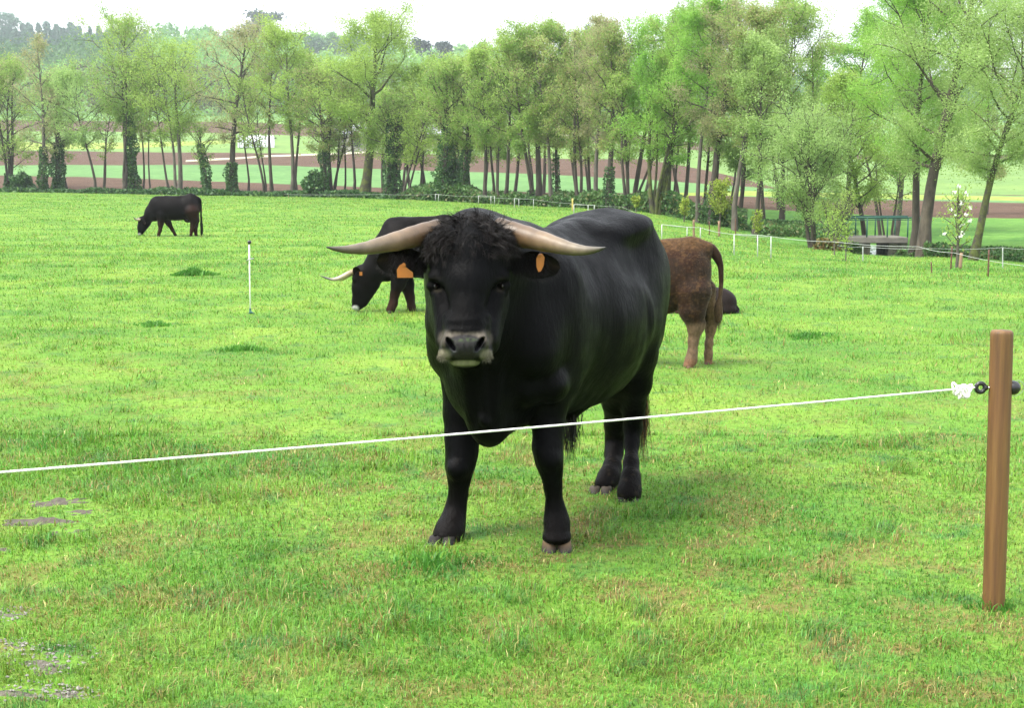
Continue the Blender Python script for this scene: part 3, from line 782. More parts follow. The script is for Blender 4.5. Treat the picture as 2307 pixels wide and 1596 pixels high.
    put(np.clip(sstep((V[:, 2] - 1.1) / .35), 0, 1) * .6, (.0019, .0021, .0028))  # bluish highlight of the upper back painted into the coat colour
    low = sstep((.34 - V[:, 2]) / .3); put(low * .5, (.006, .0045, .004))
    put(sstep((vnoise(V[:, 0] + V[:, 1], V[:, 2], .02, 5) - .74) / .15) * low * .4 * (V[:, 1] > 7.0), (.05, .04, .025))
    muz = blob(1048, 784, 47, 30, .10)
    rim = np.clip(blob(1004, 764, 17, 19, .3) + blob(1092, 764, 17, 19, .3), 0, 1); put(rim * .7, (.07, .062, .05))
    ridge = blob(1027, 755, 24, 6, .5) + blob(1070, 755, 24, 6, .5); put(np.clip(ridge, 0, 1) * (.35 + .5 * jit), (.12, .105, .085))
    put(blob(1048, 781, 43, 27, .12), (.022, .021, .022))
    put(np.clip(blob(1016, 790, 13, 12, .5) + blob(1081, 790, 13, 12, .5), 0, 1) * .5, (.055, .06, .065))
    put(np.clip(blob(1000, 801, 16, 14, .35) + blob(1096, 801, 15, 14, .35), 0, 1) * .85, (.14, .13, .09))
    put(blob(1048, 819, 36, 7.5, .25), (.12, .125, .065))
    put(blob(1048, 802, 28, 10, .25) * .8, (.024, .022, .019))
    put(np.clip(sum(blob(1048 + s_ * 36, 773, 10, 12, .2) for s_ in (-1, 1)), 0, 1) * (Yd > 5.476) * .9, (.004, .004, .004))
    put(blob(1048, 766, 26, 4, .5) * (jit > .45) * .3, (.06, .10, .03))
    for s_ in (-1, 1):
        put(blob(1056 + s_ * 70, 654, 9, 5, .6, 5.75) * .4, (.035, .03, .018)); put(blob(1056 + s_ * 72, 627, 12, 2.5, .8, 5.75) * .25, (.03, .026, .02))
    org = np.array([.22, 6.75, 0.]); org[2] = 0
    root = empty('bull', org, 'big black bull with wide pale horns and orange ear tags facing the white rope', 'bull')
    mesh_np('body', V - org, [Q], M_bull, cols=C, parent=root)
    # horns
    def lerp_pts(K, n):
        K = np.array(K, float); t = np.linspace(0, len(K) - 1, n); 
        from numpy import interp
        out = np.stack([np.interp(t, np.arange(len(K)), K[:, i]) for i in range(K.shape[1])], 1)
        for _ in range(3): out[1:-1] = out[1:-1] * .5 + (out[:-2] + out[2:]) * .25
        return out
    for K in ([(990, 520, 5.84, 27), (948, 529, 5.80, 25.5), (894.5, 543.5, 5.70, 22), (826, 559.5, 5.58, 15), (780, 563, 5.50, 9), (752, 560.5, 5.46, 5), (735, 557, 5.44, 1.2)],
              [(1120, 517, 5.84, 28), (1165, 529, 5.80, 27), (1223, 544, 5.70, 22.5), (1284, 561, 5.59, 15.5), (1320, 565, 5.53, 10.5), (1346, 562.5, 5.49, 6.5), (1364.7, 557.8, 5.46, 1.5)]):
        k = lerp_pts(K, 40); pts = np.array([P(a, b__, c) for a, b__, c, r in k]); rad = k[:, 3] * k[:, 2] / F
        f_ = np.linspace(0, 1, 40)
        rad = rad * (1 + .018 * np.sin(f_ * 60) * (f_ < .6) + .02 * (vnoise(f_ * 30, f_ * 0, 1, 8) - .5))
        stops = [0, .22, .36, .56, .76, .87, .95, 1]; cc = np.array([(.05, .030, .014), (.09, .052, .024), (.135, .090, .050), (.125, .098, .063), (.088, .073, .049), (.06, .052, .035), (.022, .02, .018), (.014, .013, .013)])
        cl = np.stack([np.interp(f_, stops, cc[:, i]) for i in range(3)], 1)
        mb = MB(); mb.tube(pts, rad, 24, cl); mb.build('horn', M_horn, root, org=org)
    # ears
    def ecol(f, q, s_):
        e = abs(q); base = np.array([.006, .0052, .0052])
        if s_ == 0: return base * (1 + .8 * (1 - e)) + np.array([.018, .010, .008]) * (1 - e) ** 2
        return base
    for sg, bs, tp, by in ((-1, (962, 590), (848, 588), 5.80), (1, (1152, 592), (1262, 603), 5.80)):
        e = ear('ear', P(*bs, by + .02), P(*tp, 5.80), P(900, 500, 5.74) - P(900, 600, 5.84), .066, .035, ecol, M_coat, root, org, back=(0, 1, 0))
        rs = np.random.RandomState(5 + sg)
        n = 420; fq = rs.rand(n); q = rs.choice([-1, 1], n, p=[.7, .3]) if sg < 0 else rs.choice([-1, 1], n)
        b0, t0 = P(*bs, by + .01), P(*tp, 5.79)
        wd = .062 * np.minimum(1, .55 + fq * 1.1) * np.sqrt(np.maximum(.002, 1 - (np.maximum(0, fq - .45) / .55) ** 2))
        r_ = b0 + (t0 - b0) * fq[:, None] + np.array([0, 0, 1.]) * (wd * q)[:, None]
        d_ = np.array([sg * .7, -.35, 0]) + np.array([0, 0, 1.]) * q[:, None] * .6 + rs.randn(n, 3) * .25
        strands('ear_fringe', r_, d_, .016, .0016, (.010, .008, .0075), e, org, .4, .9, 3, 7 + sg)
        # hair hanging inside the ear
        n = 1500; fq = rs.rand(n) ** 1.5 * .7; r_ = b0 + (t0 - b0) * fq[:, None] + np.array([0, .0, 1.]) * ((rs.rand(n) - .35) * .07)[:, None] + np.array([0, .012, 0])
        d_ = np.array([sg * .5, -.8, -.3]) + rs.randn(n, 3) * .3
        strands('ear_fringe', r_, d_, .05, .0016, (.008, .0065, .0065), e, org, .35, 1.4, 5, 17 + sg)
        if sg < 0:
            pl = [(894, 608), (900, 598), (907, 594), (913, 601), (930, 614), (931, 626), (895, 626)]; yy = 5.745
        else:
            pl = [(1209, 603), (1208, 584), (1212, 574), (1221, 571), (1227, 580), (1225, 598), (1219, 611), (1213, 613)]; yy = 5.745
        m = len(pl); Fp = np.array([P(a, b__, yy + (.02 if sg > 0 else 0) * (a - 1209) / 20) for a, b__ in pl]); Bp = Fp + (0, .004, 0)
        V2 = np.vstack([Fp, Bp, Fp.mean(0), Bp.mean(0)]); i = np.arange(m); j = (i + 1) % m
        mb = MB(); mb.add(V2, np.stack([i, j, j + m, i + m], 1), np.vstack([np.stack([j, i, i * 0 + 2 * m], 1), np.stack([i + m, j + m, i * 0 + 2 * m + 1], 1)]))
        mb.lathe(Fp.mean(0) + (0, -.002, .028 if sg > 0 else .022), [(0, -.006), (.008, -.005), (.009, .004), (.004, .03)], 10, (0, 1, 0))
        tg = mb.build('ear_tag', M_tag, e, smooth=False, org=org)
    # eyes
    for s_ in (-1, 1):
        mb = MB(); mb.lathe(P(1056 + s_ * 78, 645, 5.7005), [(0, -.02), (.010, -.0175), (.0165, -.011), (.02, 0), (.0165, .011), (0, .02)], 18, (s_ * .45, -.9, 0)); mb.build('eye', M_eye, root, org=org)
    # hooves: two claws each
    def claws(cx, cy, Y, w_, h_, dirx, top=(.20, .13, .085)):
        for sd_ in (-1, 1):
            c = P(cx + sd_ * w_ * .5, cy, Y); r = w_ * .53 * PX(Y); H = h_ * PX(Y); n = 18; V = []; C = []
            prof = [(0, .80, -.004), (.14, .95, -.006), (.3, 1.0, -.002), (.6, .95, .006), (.85, .88, .013), (1, .80, .016), (1.05, .3, .016)]
            for fz, fr, back in prof:
                for k in range(n):
                    a = k / n * 2 * math.pi; ux, uy = math.cos(a), math.sin(a)
                    fw = 1.45 if uy < 0 else 1.15
                    V.append(c + (ux * r * fr + dirx * .3 * (1 - fz) * r, uy * r * fr * fw + back, H * (fz - .5)))
                    tcol = np.array([.085, .09, .10]) * (1 - fz) + 0; C.append(np.array(top) * .6 * sstep((fz - .45) / .3) + np.array([.030, .033, .038]) * (1 - sstep((fz - .45) / .3)))
            m = len(prof); V = np.array(V); k = np.arange(m - 1)[:, None] * n; i = np.arange(n)[None]; j = (i + 1) % n
            mb = MB(); mb.add(V, np.stack([k + i, k + j, k + n + j, k + n + i], -1).reshape(-1, 4), None, np.array(C)); 
            mb.build('hoof', M_hoof, root, org=org)
    claws(1254.5, 1236, 6.165, 34, 38, 0, (.20, .13, .075)); claws(996, 1224, 6.27, 31, 26, -1, (.03, .026, .024)); claws(1354, 1108, 7.33, 26, 20, -1, (.10, .08, .06)); claws(1416, 1130, 7.15, 25, 18, 0, (.03, .026, .024))
    # curls of the poll
    rs = np.random.RandomState(3); n = 24000
    u = rs.rand(n) * 2 * math.pi; q = np.arccos(1 - rs.rand(n) * 1.25)
    c = P(1060, 556, 5.80); rad = np.array([.172, .155, .121])
    dn = np.stack([np.sin(q) * np.cos(u), np.sin(q) * np.sin(u), np.cos(q)], 1); r_ = c + dn * rad; d_ = dn * .28 + np.stack([dn[:, 0] * .6 + rs.randn(n) * .25, -.5 * (dn[:, 1] < .3) + .4 * (dn[:, 1] >= .3) + rs.randn(n) * .2, -.25 + rs.randn(n) * .2], 1)
    strands('poll_hair', r_, d_, .056, .0017, (.008, .006, .0055), root, org, .9, 1.7, 7, 21, clump=1300, label= 'curly brownish black hair between the horns')
    n = 12000; ax_ = (rs.rand(n) - .5) * 2; az = rs.rand(n)
    r_ = np.array([P(1057 + a * (100 - 25 * b__), 525 + 110 * b__, 5.64 + .10 * a * a + .02 * b__) for a, b__ in zip(ax_, az)])
    r_[:, 1] += .02
    d_ = np.stack([ax_ * .5 + rs.randn(n) * .35, -.7 + rs.randn(n) * .2, -.25 + rs.randn(n) * .5], 1)
    strands('forehead_hair', r_, d_, .045 - .022 * az, .0016, (.0055, .0045, .0045), root, org, .8, 1.2, 5, 22, clump=500)
    for s_ in (-1, 1):
        n = 420; a = rs.rand(n) * 6.28; r__ = np.sqrt(rs.rand(n)) 
        r_ = np.array([P(1048 + s_ * 46 + 14 * q * math.cos(b__), 800 + 12 * q * math.sin(b__), 5.512 + .02 * q) for q, b__ in zip(r__, a)])
        strands('lip_hair', r_, np.stack([s_ * .7 + rs.randn(n) * .3, -.5 + rs.randn(n) * .2, -.5 + rs.randn(n) * .3], 1), .018, .0012, (.14, .13, .09), root, org, .3, .8, 3, 51)
    # whiskered jaw, sheath tassel, tail switch, spine crest
    n = 160; r_ = P(1287, 936, 6.7) + rs.randn(n, 3) * (.022, .02, .012)
    strands('sheath_tassel', r_, np.array([0, 0, -1.]) + rs.randn(n, 3) * .12, .17, .004, (.010, .008, .007), root, org, .14, .5, 5, 31)
    n = 60; r_ = P(1277, 965, 6.7) + rs.randn(n, 3) * (.02, .02, .02)
    strands('sheath_tassel', r_, np.array([.05, 0, -1.]) + rs.randn(n, 3) * .10, .16, .004, (.010, .008, .007), root, org, .12, .5, 5, 33)
    mb = MB(); tp = [L(1.44, .0, 1.27), L(1.50, .04, 1.15), L(1.50, .06, .95), L(1.46, .1, .80), P(1447, 880, 7.62)]
    tp = np.array(tp); tt = np.linspace(0, 4, 20); tp = np.stack([np.interp(tt, range(5), tp[:, i]) for i in range(3)], 1)
    mb.tube(tp, np.linspace(.035, .018, 20), 10, (.012, .011, .011)); tl = mb.build('tail', M_coat, root, org=org)
    n = 420; r_ = P(1447, 880, 7.62) + rs.randn(n, 3) * (.012, .012, .05)
    cc = np.where(rs.rand(n, 1) < .55, [[.02, .014, .01]], [[.14, .06, .02]])
    strands('tail_switch', r_, np.array([0.02, 0, -1.]) + rs.randn(n, 3) * .07, .27, .004, cc, tl, org, .10, .4, 6, 41)
    n = 260; s_ = rs.rand(n); r_ = np.array([L(.9 + .5 * a, 0, 1.455 - .02 * a) for a in s_]); 
    return root
bull = make_bull()

# ------------------------------------------------------------------ THE OTHER CATTLE
def cattle_hoof(c, r, h, col, root, org):
    mb = MB()
    for s_ in (-1, 1):
        mb.lathe(np.array(c) + (s_ * r * .1, s_ * r * .5, 0), [(r * .55, -h), (r * .62, -h * .2), (r * .5, h * .3), (r * .2, h * .5), (0, h * .5)], 10, (0, 0, 1), col)
    return mb.build('hoof', M_hoof, root, org=org)
def make_grazer(Y, k_off, pts, label, scale, colf, step, horns, earp, tailp, group, muzz):
    """a cow seen from its left side, head down to the left; pts in reading pixels at distance Y"""
    u = Y / F
    lo = P(*pts['lo'], Y); hi = P(*pts['hi'], Y)
    S = Solid(np.arange(lo[0], hi[0], step), np.arange(Y - .42, Y + .42, step), np.arange(-.08 + lo[2] * 0 + min(lo[2], 0) - .05, hi[2] + .06, step))
    for it in pts['solid']:
        kind = it[0]
        if kind == 'c':      # chain: (px,py,dy,r_px)*, k
            S.chain([(P(a, b, Y + d), r * u) for a, b, d, r in it[1]], it[2])
        elif kind == 'e':    # px,py,dy, rx,ry(depth m),rz px, tilt, k
            _, a, b, d, rx, rd, rz, tl, k = it
            R_ = np.array([[math.cos(tl), 0, math.sin(tl)], [0, 1, 0], [-math.sin(tl), 0, math.cos(tl)]])
            S.ell(P(a, b, Y + d), (rx * u, rd, rz * u), R_, k)
        elif kind == 's':
            _, a, b, d, rx, rd, rz, tl, k = it
            R_ = np.array([[math.cos(tl), 0, math.sin(tl)], [0, 1, 0], [-math.sin(tl), 0, math.cos(tl)]])
            S.ell(P(a, b, Y + d), (rx * u, rd, rz * u), R_, k, sub=True)
    V, Q = S.mesh(); V = smoothv(V, Q, 2, .5)
    C = colf(V, topix(V))
    org = np.array([V[:, 0].mean(), Y, 0.]); org[2] = g1(org[0], org[1])
    root = empty('cow', org, label, 'cow', group)
    mesh_np('body', V - org, [Q], M_coat, cols=C, parent=root)
    for hn in horns:
        k = np.array(hn['p'], float); t_ = np.linspace(0, len(k) - 1, 18); kk = np.stack([np.interp(t_, range(len(k)), k[:, i]) for i in range(4)], 1)
        for _ in range(2): kk[1:-1] = kk[1:-1] * .5 + (kk[:-2] + kk[2:]) * .25
        mb = MB(); f_ = np.linspace(0, 1, 18); cc = np.stack([np.interp(f_, [0, .25, .55, .75, 1], c_) for c_ in zip((.16, .10, .05), (.36, .29, .19), (.36, .31, .23), (.10, .10, .10), (.03, .03, .03))], 1)
        mb.tube(np.array([P(a, b, Y + d) for a, b, d, r in kk]), kk[:, 3] * u, 10, cc); mb.build('horn', M_horn, root, org=org)
    for e in earp:
        eo = ear('ear', P(*e[0][:2], Y + e[0][2]), P(*e[1][:2], Y + e[1][2]), np.array(e[2]), e[3] * u, e[3] * u * .5, lambda f, q, s_: (.010, .007, .006), M_coat, root, org, back=(1, .2, 0))
        if len(e) > 4:
            mb = MB(); c = P(*e[4], Y + e[1][2] - .04); mb.box(c, (.016, .003, .022), .3); mb.build('ear_tag', M_tag, eo, org=org, smooth=False)
    if tailp:
        t_ = np.linspace(0, len(tailp) - 1, 24); k = np.array(tailp, float); kk = np.stack([np.interp(t_, range(len(k)), k[:, i]) for i in range(4)], 1)
        mb = MB(); mb.tube(np.array([P(a, b, Y + d) for a, b, d, r in kk]), kk[:, 3] * u, 8, (.007, .006, .006)); tl = mb.build('tail', M_coat, root, org=org)
        n = 260; a, b, d, r = kk[-6]; r_ = P(a, b, Y + d) + np.random.RandomState(1).randn(n, 3) * (.012, .012, .05)
        strands('tail_switch', r_, np.array([0, 0, -1.]) + np.random.RandomState(2).randn(n, 3) * .06, kk[-1][3] * 9 * u, .008 * Y / 16, (.008, .006, .006), tl, org, .06, .3, 4, 3)
    for a, b, d, r in pts['hoof']: cattle_hoof(P(a, b, Y + d), r * u, r * u * 1.2, (.025, .02, .018), root, org)
    return root
def dark_cols(brown_low, white_muz, zs):
    def f(V, px):
        C = np.tile([.0035, .0028, .0028], (len(V), 1))
        b = (sstep((zs[0] - V[:, 2]) / zs[1]) * (px[:, 0] > white_muz[0] + 38 * (white_muz[2] > 6) + 24))[:, None] * brown_low[0]; C = C * (1 - b) + np.array(brown_low[1]) * b
        for (cx, cy, r) in brown_low[2]:
            m = sstep(1.4 - np.hypot(px[:, 0] - cx, px[:, 1] - cy) / r)[:, None] * .7; C = C * (1 - m) + np.array(brown_low[1]) * .7 * m
        cx, cy, r = white_muz
        m = sstep((1.25 - np.hypot(px[:, 0] - cx, px[:, 1] - cy) / r) / .5)[:, None]; return C * (1 - m) + np.array([.42, .41, .40]) * m
    return f
# middle cow, grazing; the hind quarters stand behind the bull
Ym = float(hit(904, 704)[1])
make_grazer(Ym, 0, dict(lo=(770, 720), hi=(1235, 470), solid=[
    ('e', 1010, 565, 0, 140, .27, 68, .02, .08), ('e', 905, 562, 0, 58, .25, 66, .1, .08), ('e', 1125, 550, 0, 78, .25, 56, 0, .08),
    ('c', [(885, 512, 0, 22), (1000, 503, 0, 17), (1100, 503, 0, 15), (1165, 508, 0, 14)], .06),
    ('c', [(905, 540, 0, 46), (872, 572, 0, 40), (848, 605, 0, 29), (828, 632, 0, 22)], .06),
    ('c', [(880, 600, 0, 26), (874, 622, 0, 13)], .05),
    ('c', [(816, 618, 0, 22), (812, 650, 0, 19), (806, 676, 0, 12.5), (803, 690, 0, 10.5)], .03), ('c', [(836, 640, 0, 20), (818, 682, 0, 11)], .04),
    ('e', 805, 691, 0, 12, .05, 7.5, 0, .03), ('e', 799, 628, -.07, 6, .03, 9, 0, .03),
    ('c', [(905, 600, -.13, 30), (897, 640, -.14, 16), (889, 664, -.14, 10), (886, 684, -.14, 9.5), (880, 698, -.15, 10.5)], .03),
    ('c', [(900, 600, .13, 28), (916, 640, .13, 17), (924, 670, .12, 10.5), (927, 692, .12, 9), (929, 704, .12, 11)], .03),
    ('c', [(1140, 575, -.13, 40), (1150, 620, -.14, 20), (1165, 650, -.14, 11), (1155, 700, -.14, 10)], .04),
    ('c', [(1130, 575, .13, 40), (1125, 620, .14, 20), (1138, 650, .14, 11), (1125, 690, .14, 10)], .04)],
    hoof=[(880, 702, -.15, 10), (929, 708, .12, 11), (1155, 704, -.14, 10), (1123, 694, .14, 10)]),
    'black cow with upswept pale horn grazing just left behind the bull', 1, dark_cols((.8, (.030, .014, .010), []), (800, 697, 8.5), (.36, .3)), .013,
    [dict(p=[(800, 612, -.03, 7), (784, 617, -.07, 6.3), (766, 627, -.10, 5), (750, 631, -.12, 3.6), (736, 627, -.13, 2.4), (722, 622, -.14, .6)]),
     dict(p=[(800, 612, .05, 7), (786, 618, .12, 6), (772, 629, .25, 5), (762, 631, .36, 3), (752, 624, .44, .6)])],
    [((806, 622, -.09), (801, 601, -.17), (1, 0, .1), 9, (813, 617)), ((806, 620, .08), (805, 606, .17), (1, 0, .1), 8)], None, None, None)
# far cow, whole side view
Yf = float(hit(400, 532.5)[1])
make_grazer(Yf, 0, dict(lo=(296, 545), hi=(462, 430), solid=[
    ('e', 392, 470, 0, 48, .30, 27, -.04, .10), ('e', 360, 470, 0, 25, .26, 27, .1, .08), ('e', 430, 466, 0, 22, .26, 26, 0, .08),
    ('c', [(352, 455, 0, 11), (375, 448, 0, 6), (405, 447, 0, 5), (430, 443, 0, 6.5), (446, 449, 0, 6)], .07),
    ('c', [(357, 464, 0, 19), (343, 480, 0, 16), (331, 495, 0, 10)], .08),
    ('c', [(321, 497, 0, 10), (318, 512, 0, 8), (315, 524, 0, 5)], .05), ('c', [(331, 503, 0, 9), (320, 523, 0, 4.5)], .05),
    ('e', 315, 528, 0, 5.5, .06, 3, 0, .03), ('c', [(352, 485, 0, 11), (350, 494, 0, 5)], .05),
    ('c', [(364, 484, -.15, 12), (362, 505, -.15, 6.5), (361, 518, -.15, 4), (357, 530, -.15, 4)], .04),
    ('c', [(370, 484, .15, 12), (380, 503, .15, 6.5), (388, 517, .15, 4), (396, 531, .15, 3.6)], .04),
    ('c', [(432, 478, -.15, 17), (437, 496, -.15, 9), (434, 508, -.15, 5), (432, 518, -.15, 4), (430, 531, -.15, 4)], .05),
    ('c', [(434, 476, .15, 15), (441, 496, .15, 8), (441, 508, .15, 5), (440, 520, .15, 4), (442, 531, .15, 4)], .05),
    ('e', 424, 497, 0, 9, .12, 5, 0, .04)],
    hoof=[(357, 532, -.15, 4), (397, 532.5, .15, 4), (430, 533, -.15, 4), (442, 532.5, .15, 4)]),
    'small distant dark cow with hanging tail grazing alone at far left', 1, dark_cols((.75, (.035, .015, .010), [(437, 478, 18)]), (314, 530, 4.5), (.60, .45)), .026,
    [dict(p=[(318, 494, -.05, 3), (311, 496, -.14, 2.6), (305, 494, -.2, 2), (300, 489, -.24, .5)]), dict(p=[(318, 494, .05, 3), (314, 495, .16, 2.4), (309, 490, .24, .5)])],
    [((322, 499, -.12), (328, 504, -.26), (0, 0, 1), 4)],
    [(443, 446, 0, 3), (451, 449, 0, 2.6), (453, 465, 0, 2.0), (453, 485, 0, 2.0), (454, 505, 0, 2.4), (455, 528, 0, 2.2)], None, None)

# brown calf beyond the bull, seen from behind its left hip
def make_calf():
    Y = float(hit(1575, 826)[1]); u = Y / F
    lo = P(1250, 850, Y); hi = P(1650, 520, Y)
    S = Solid(np.arange(lo[0], hi[0], .011), np.arange(Y - .42, Y + .42, .012), np.arange(-.06, hi[2], .011))
    e = lambda a, b, d, rx, rd, rz, tl=0, k=.06, sub=False: S.ell(P(a, b, Y + d), (rx * u, rd, rz * u), np.array([[math.cos(tl), 0, math.sin(tl)], [0, 1, 0], [-math.sin(tl), 0, math.cos(tl)]]), k, sub)
    c = lambda pts, k=.04: S.chain([(P(a, b, Y + d), r * u) for a, b, d, r in pts], k)
    e(1420, 632, 0, 140, .26, 80); e(1533, 610, 0, 70, .215, 70); e(1558, 630, -.08, 38, .14, 72, .1); e(1558, 630, .08, 36, .14, 70, .1)
    c([(1350, 566, 0, 18), (1500, 562, 0, 18), (1560, 558, 0, 20), (1592, 562, 0, 18)], .07); c([(1500, 668, 0, 40), (1420, 678, 0, 36)], .06)
    c([(1562, 660, -.12, 42), (1560, 700, -.13, 29), (1566, 730, -.13, 18), (1566, 744, -.13, 14.5), (1562, 770, -.13, 10.5), (1560, 795, -.13, 10), (1557, 812, -.13, 12), (1550, 825, -.15, 11)])
    c([(1580, 660, .10, 36), (1594, 695, .11, 19), (1603, 722, .11, 12), (1601, 742, .11, 11), (1597, 775, .10, 8), (1596, 798, .10, 8.5), (1596, 817, .10, 9.5)])
    c([(1582, 728, -.13, 9), (1578, 738, -.13, 10)], .02); c([(1610, 716, .11, 6), (1606, 730, .11, 9)], .02)
    c([(1330, 640, -.12, 45), (1325, 700, -.12, 24), (1322, 760, -.12, 16), (1322, 822, -.12, 13)]); c([(1345, 640, .12, 45), (1350, 700, .12, 24), (1352, 760, .12, 15), (1352, 812, .12, 13)])
    c([(1320, 600, 0, 50), (1275, 640, 0, 34)], .08)
    V, Q = S.mesh(); V = smoothv(V, Q, 1, .5); px = topix(V)
    C = np.tile([.021, .0125, .0085], (len(V), 1)); n = vnoise(px[:, 0], px[:, 1], 16, 3); n2 = vnoise(px[:, 0] * .5, px[:, 1], 3, 4)
    def put(m, c_):
        nonlocal C
        C = C * (1 - m[:, None]) + np.array(c_) * m[:, None]
    put(sstep((n - .45) / .3) * .6, (.028, .013, .008)); put(sstep((575 - px[:, 1]) / 25) * .45, (.085, .046, .018)); put(sstep((n2 - .6) / .2) * .25, (.14, .075, .03))  # golden top edge: backlit rim painted into the coat colour
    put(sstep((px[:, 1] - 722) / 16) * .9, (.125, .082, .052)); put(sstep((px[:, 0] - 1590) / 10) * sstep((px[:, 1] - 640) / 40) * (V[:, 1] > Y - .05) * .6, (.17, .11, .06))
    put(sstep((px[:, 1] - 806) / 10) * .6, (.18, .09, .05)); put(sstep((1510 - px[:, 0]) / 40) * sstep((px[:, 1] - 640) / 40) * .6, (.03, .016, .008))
    org = np.array([P(1500, 700, Y)[0], Y, 0]); root = empty('calf', org, 'woolly brown calf with pale lower legs standing behind the hindquarters of the bull', 'calf')
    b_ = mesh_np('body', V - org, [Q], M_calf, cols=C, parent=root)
    mb = MB(); k = np.array([(1580, 562, 0, 15), (1600, 560, 0, 14), (1615, 577, 0, 11), (1624, 600, -.01, 6.5), (1625, 640, -.02, 5), (1622, 670, -.02, 4.5), (1618, 690, -.02, 9), (1619, 712, -.02, 10), (1617, 728, -.02, 5)], float)
    t_ = np.linspace(0, 8, 36); kk = np.stack([np.interp(t_, range(9), k[:, i]) for i in range(4)], 1); kk[1:-1] = kk[1:-1] * .5 + (kk[:-2] + kk[2:]) * .25
    tc = np.array([(.02, .010, .006)] * 18 + [(.06, .038, .022)] * 18)
    mb.tube(np.array([P(a, b, Y + d) for a, b, d, r in kk]), kk[:, 3] * u, 10, tc); tl = mb.build('tail', M_calf, root, org=org)
    rs = np.random.RandomState(4); n = 380; r_ = P(1619, 700, Y - .02) + rs.randn(n, 3) * (.013, .013, .05)
    strands('tail_switch', r_, np.array([0, 0, -1.]) + rs.randn(n, 3) * .12, .10, .004, np.where(rs.rand(n, 1) < .5, [[.035, .022, .014]], [[.08, .045, .02]]), tl, org, .15, .4, 4, 3)
    # woolly outline; upward-facing hairs coloured golden as a backlit rim
    idx = rs.choice(len(V), 3800, replace=False); me = b_.data; nv = np.zeros(len(V) * 3, np.float32); me.vertices.foreach_get('normal', nv); nv = nv.reshape(-1, 3)
    idx = idx[(px[idx, 1] < 735)]; top = nv[idx, 2] > .3
    cc = np.where(top[:, None], [[.09, .05, .02]], C[idx] * .8); strands('coat_wool', V[idx], nv[idx] * .8 + rs.randn(len(idx), 3) * .35, .018, .003, cc, root, org, .4, .6, 3, 5)
    for a, b, d in ((1552, 828, -.15), (1595, 820, .10), (1322, 826, -.12), (1352, 816, .12)): cattle_hoof(P(a, b, Y + d), 12 * u, 12 * u, (.10, .06, .04), root, org)
make_calf()
# dark calf lying in the grass
def lying():
    Y = float(hit(1590, 706)[1]); u = Y / F
    lo = P(1455, 720, Y); hi = P(1690, 630, Y)
    S = Solid(np.arange(lo[0], hi[0], .013), np.arange(Y - .4, Y + .4, .013), np.arange(-.1, hi[2], .013))
    e = lambda a, b, d, rx, rd, rz, tl=0, k=.06, sub=False: S.ell(P(a, b, Y + d), (rx * u, rd, rz * u), np.array([[math.cos(tl), 0, math.sin(tl)], [0, 1, 0], [-math.sin(tl), 0, math.cos(tl)]]), k, sub)
    c = lambda pts, k=.04: S.chain([(P(a, b, Y + d), r * u) for a, b, d, r in pts], k)
    e(1570, 690, 0, 62, .24, 30, .04); e(1620, 683, 0, 40, .24, 35, -.1); c([(1560, 670, 0, 12), (1612, 664, 0, 12), (1640, 676, 0, 12)], .05)
    e(1625, 697, -.15, 34, .10, 14, -.1, .04); c([(1640, 700, -.2, 8), (1600, 705, -.28, 6)], .03); c([(1655, 700, -.05, 9), (1661, 703, -.05, 5)], .03)
    c([(1525, 695, 0, 22), (1500, 697, 0, 14), (1478, 700, -.02, 10)], .05); c([(1530, 704, -.2, 7), (1498, 706, -.25, 5)], .03)
    V, Q = S.mesh(); V = smoothv(V, Q, 1, .5); C = np.tile([.012, .008, .007], (len(V), 1)); px = topix(V); m = sstep((1575 - px[:, 0]) / 40)[:, None] * .6; C = C * (1 - m) + np.array([.05, .022, .012]) * m
    org = np.array([P(1580, 700, Y)[0], Y, 0]); root = empty('calf', org, 'dark calf lying in the grass behind the brown calf', 'calf')
    mesh_np('body', V - org, [Q], M_coat, cols=C, parent=root)
    k = np.array([P(1658, 690, Y), P(1664, 698, Y - .03), P(1662, 705, Y - .1), P(1645, 707, Y - .2)]); mb = MB(); mb.tube(k, [.02, .016, .014, .02], 8, (.006, .005, .005)); mb.build('tail', M_coat, root, org=org)
    er = ear('ear', P(1486, 690, Y), P(1497, 682, Y - .05), np.array([0, 0, 1.]), 6 * u, .01, lambda f, q, s_: (.02, .012, .008), M_coat, root, org, back=(0, 1, 0))
lying()

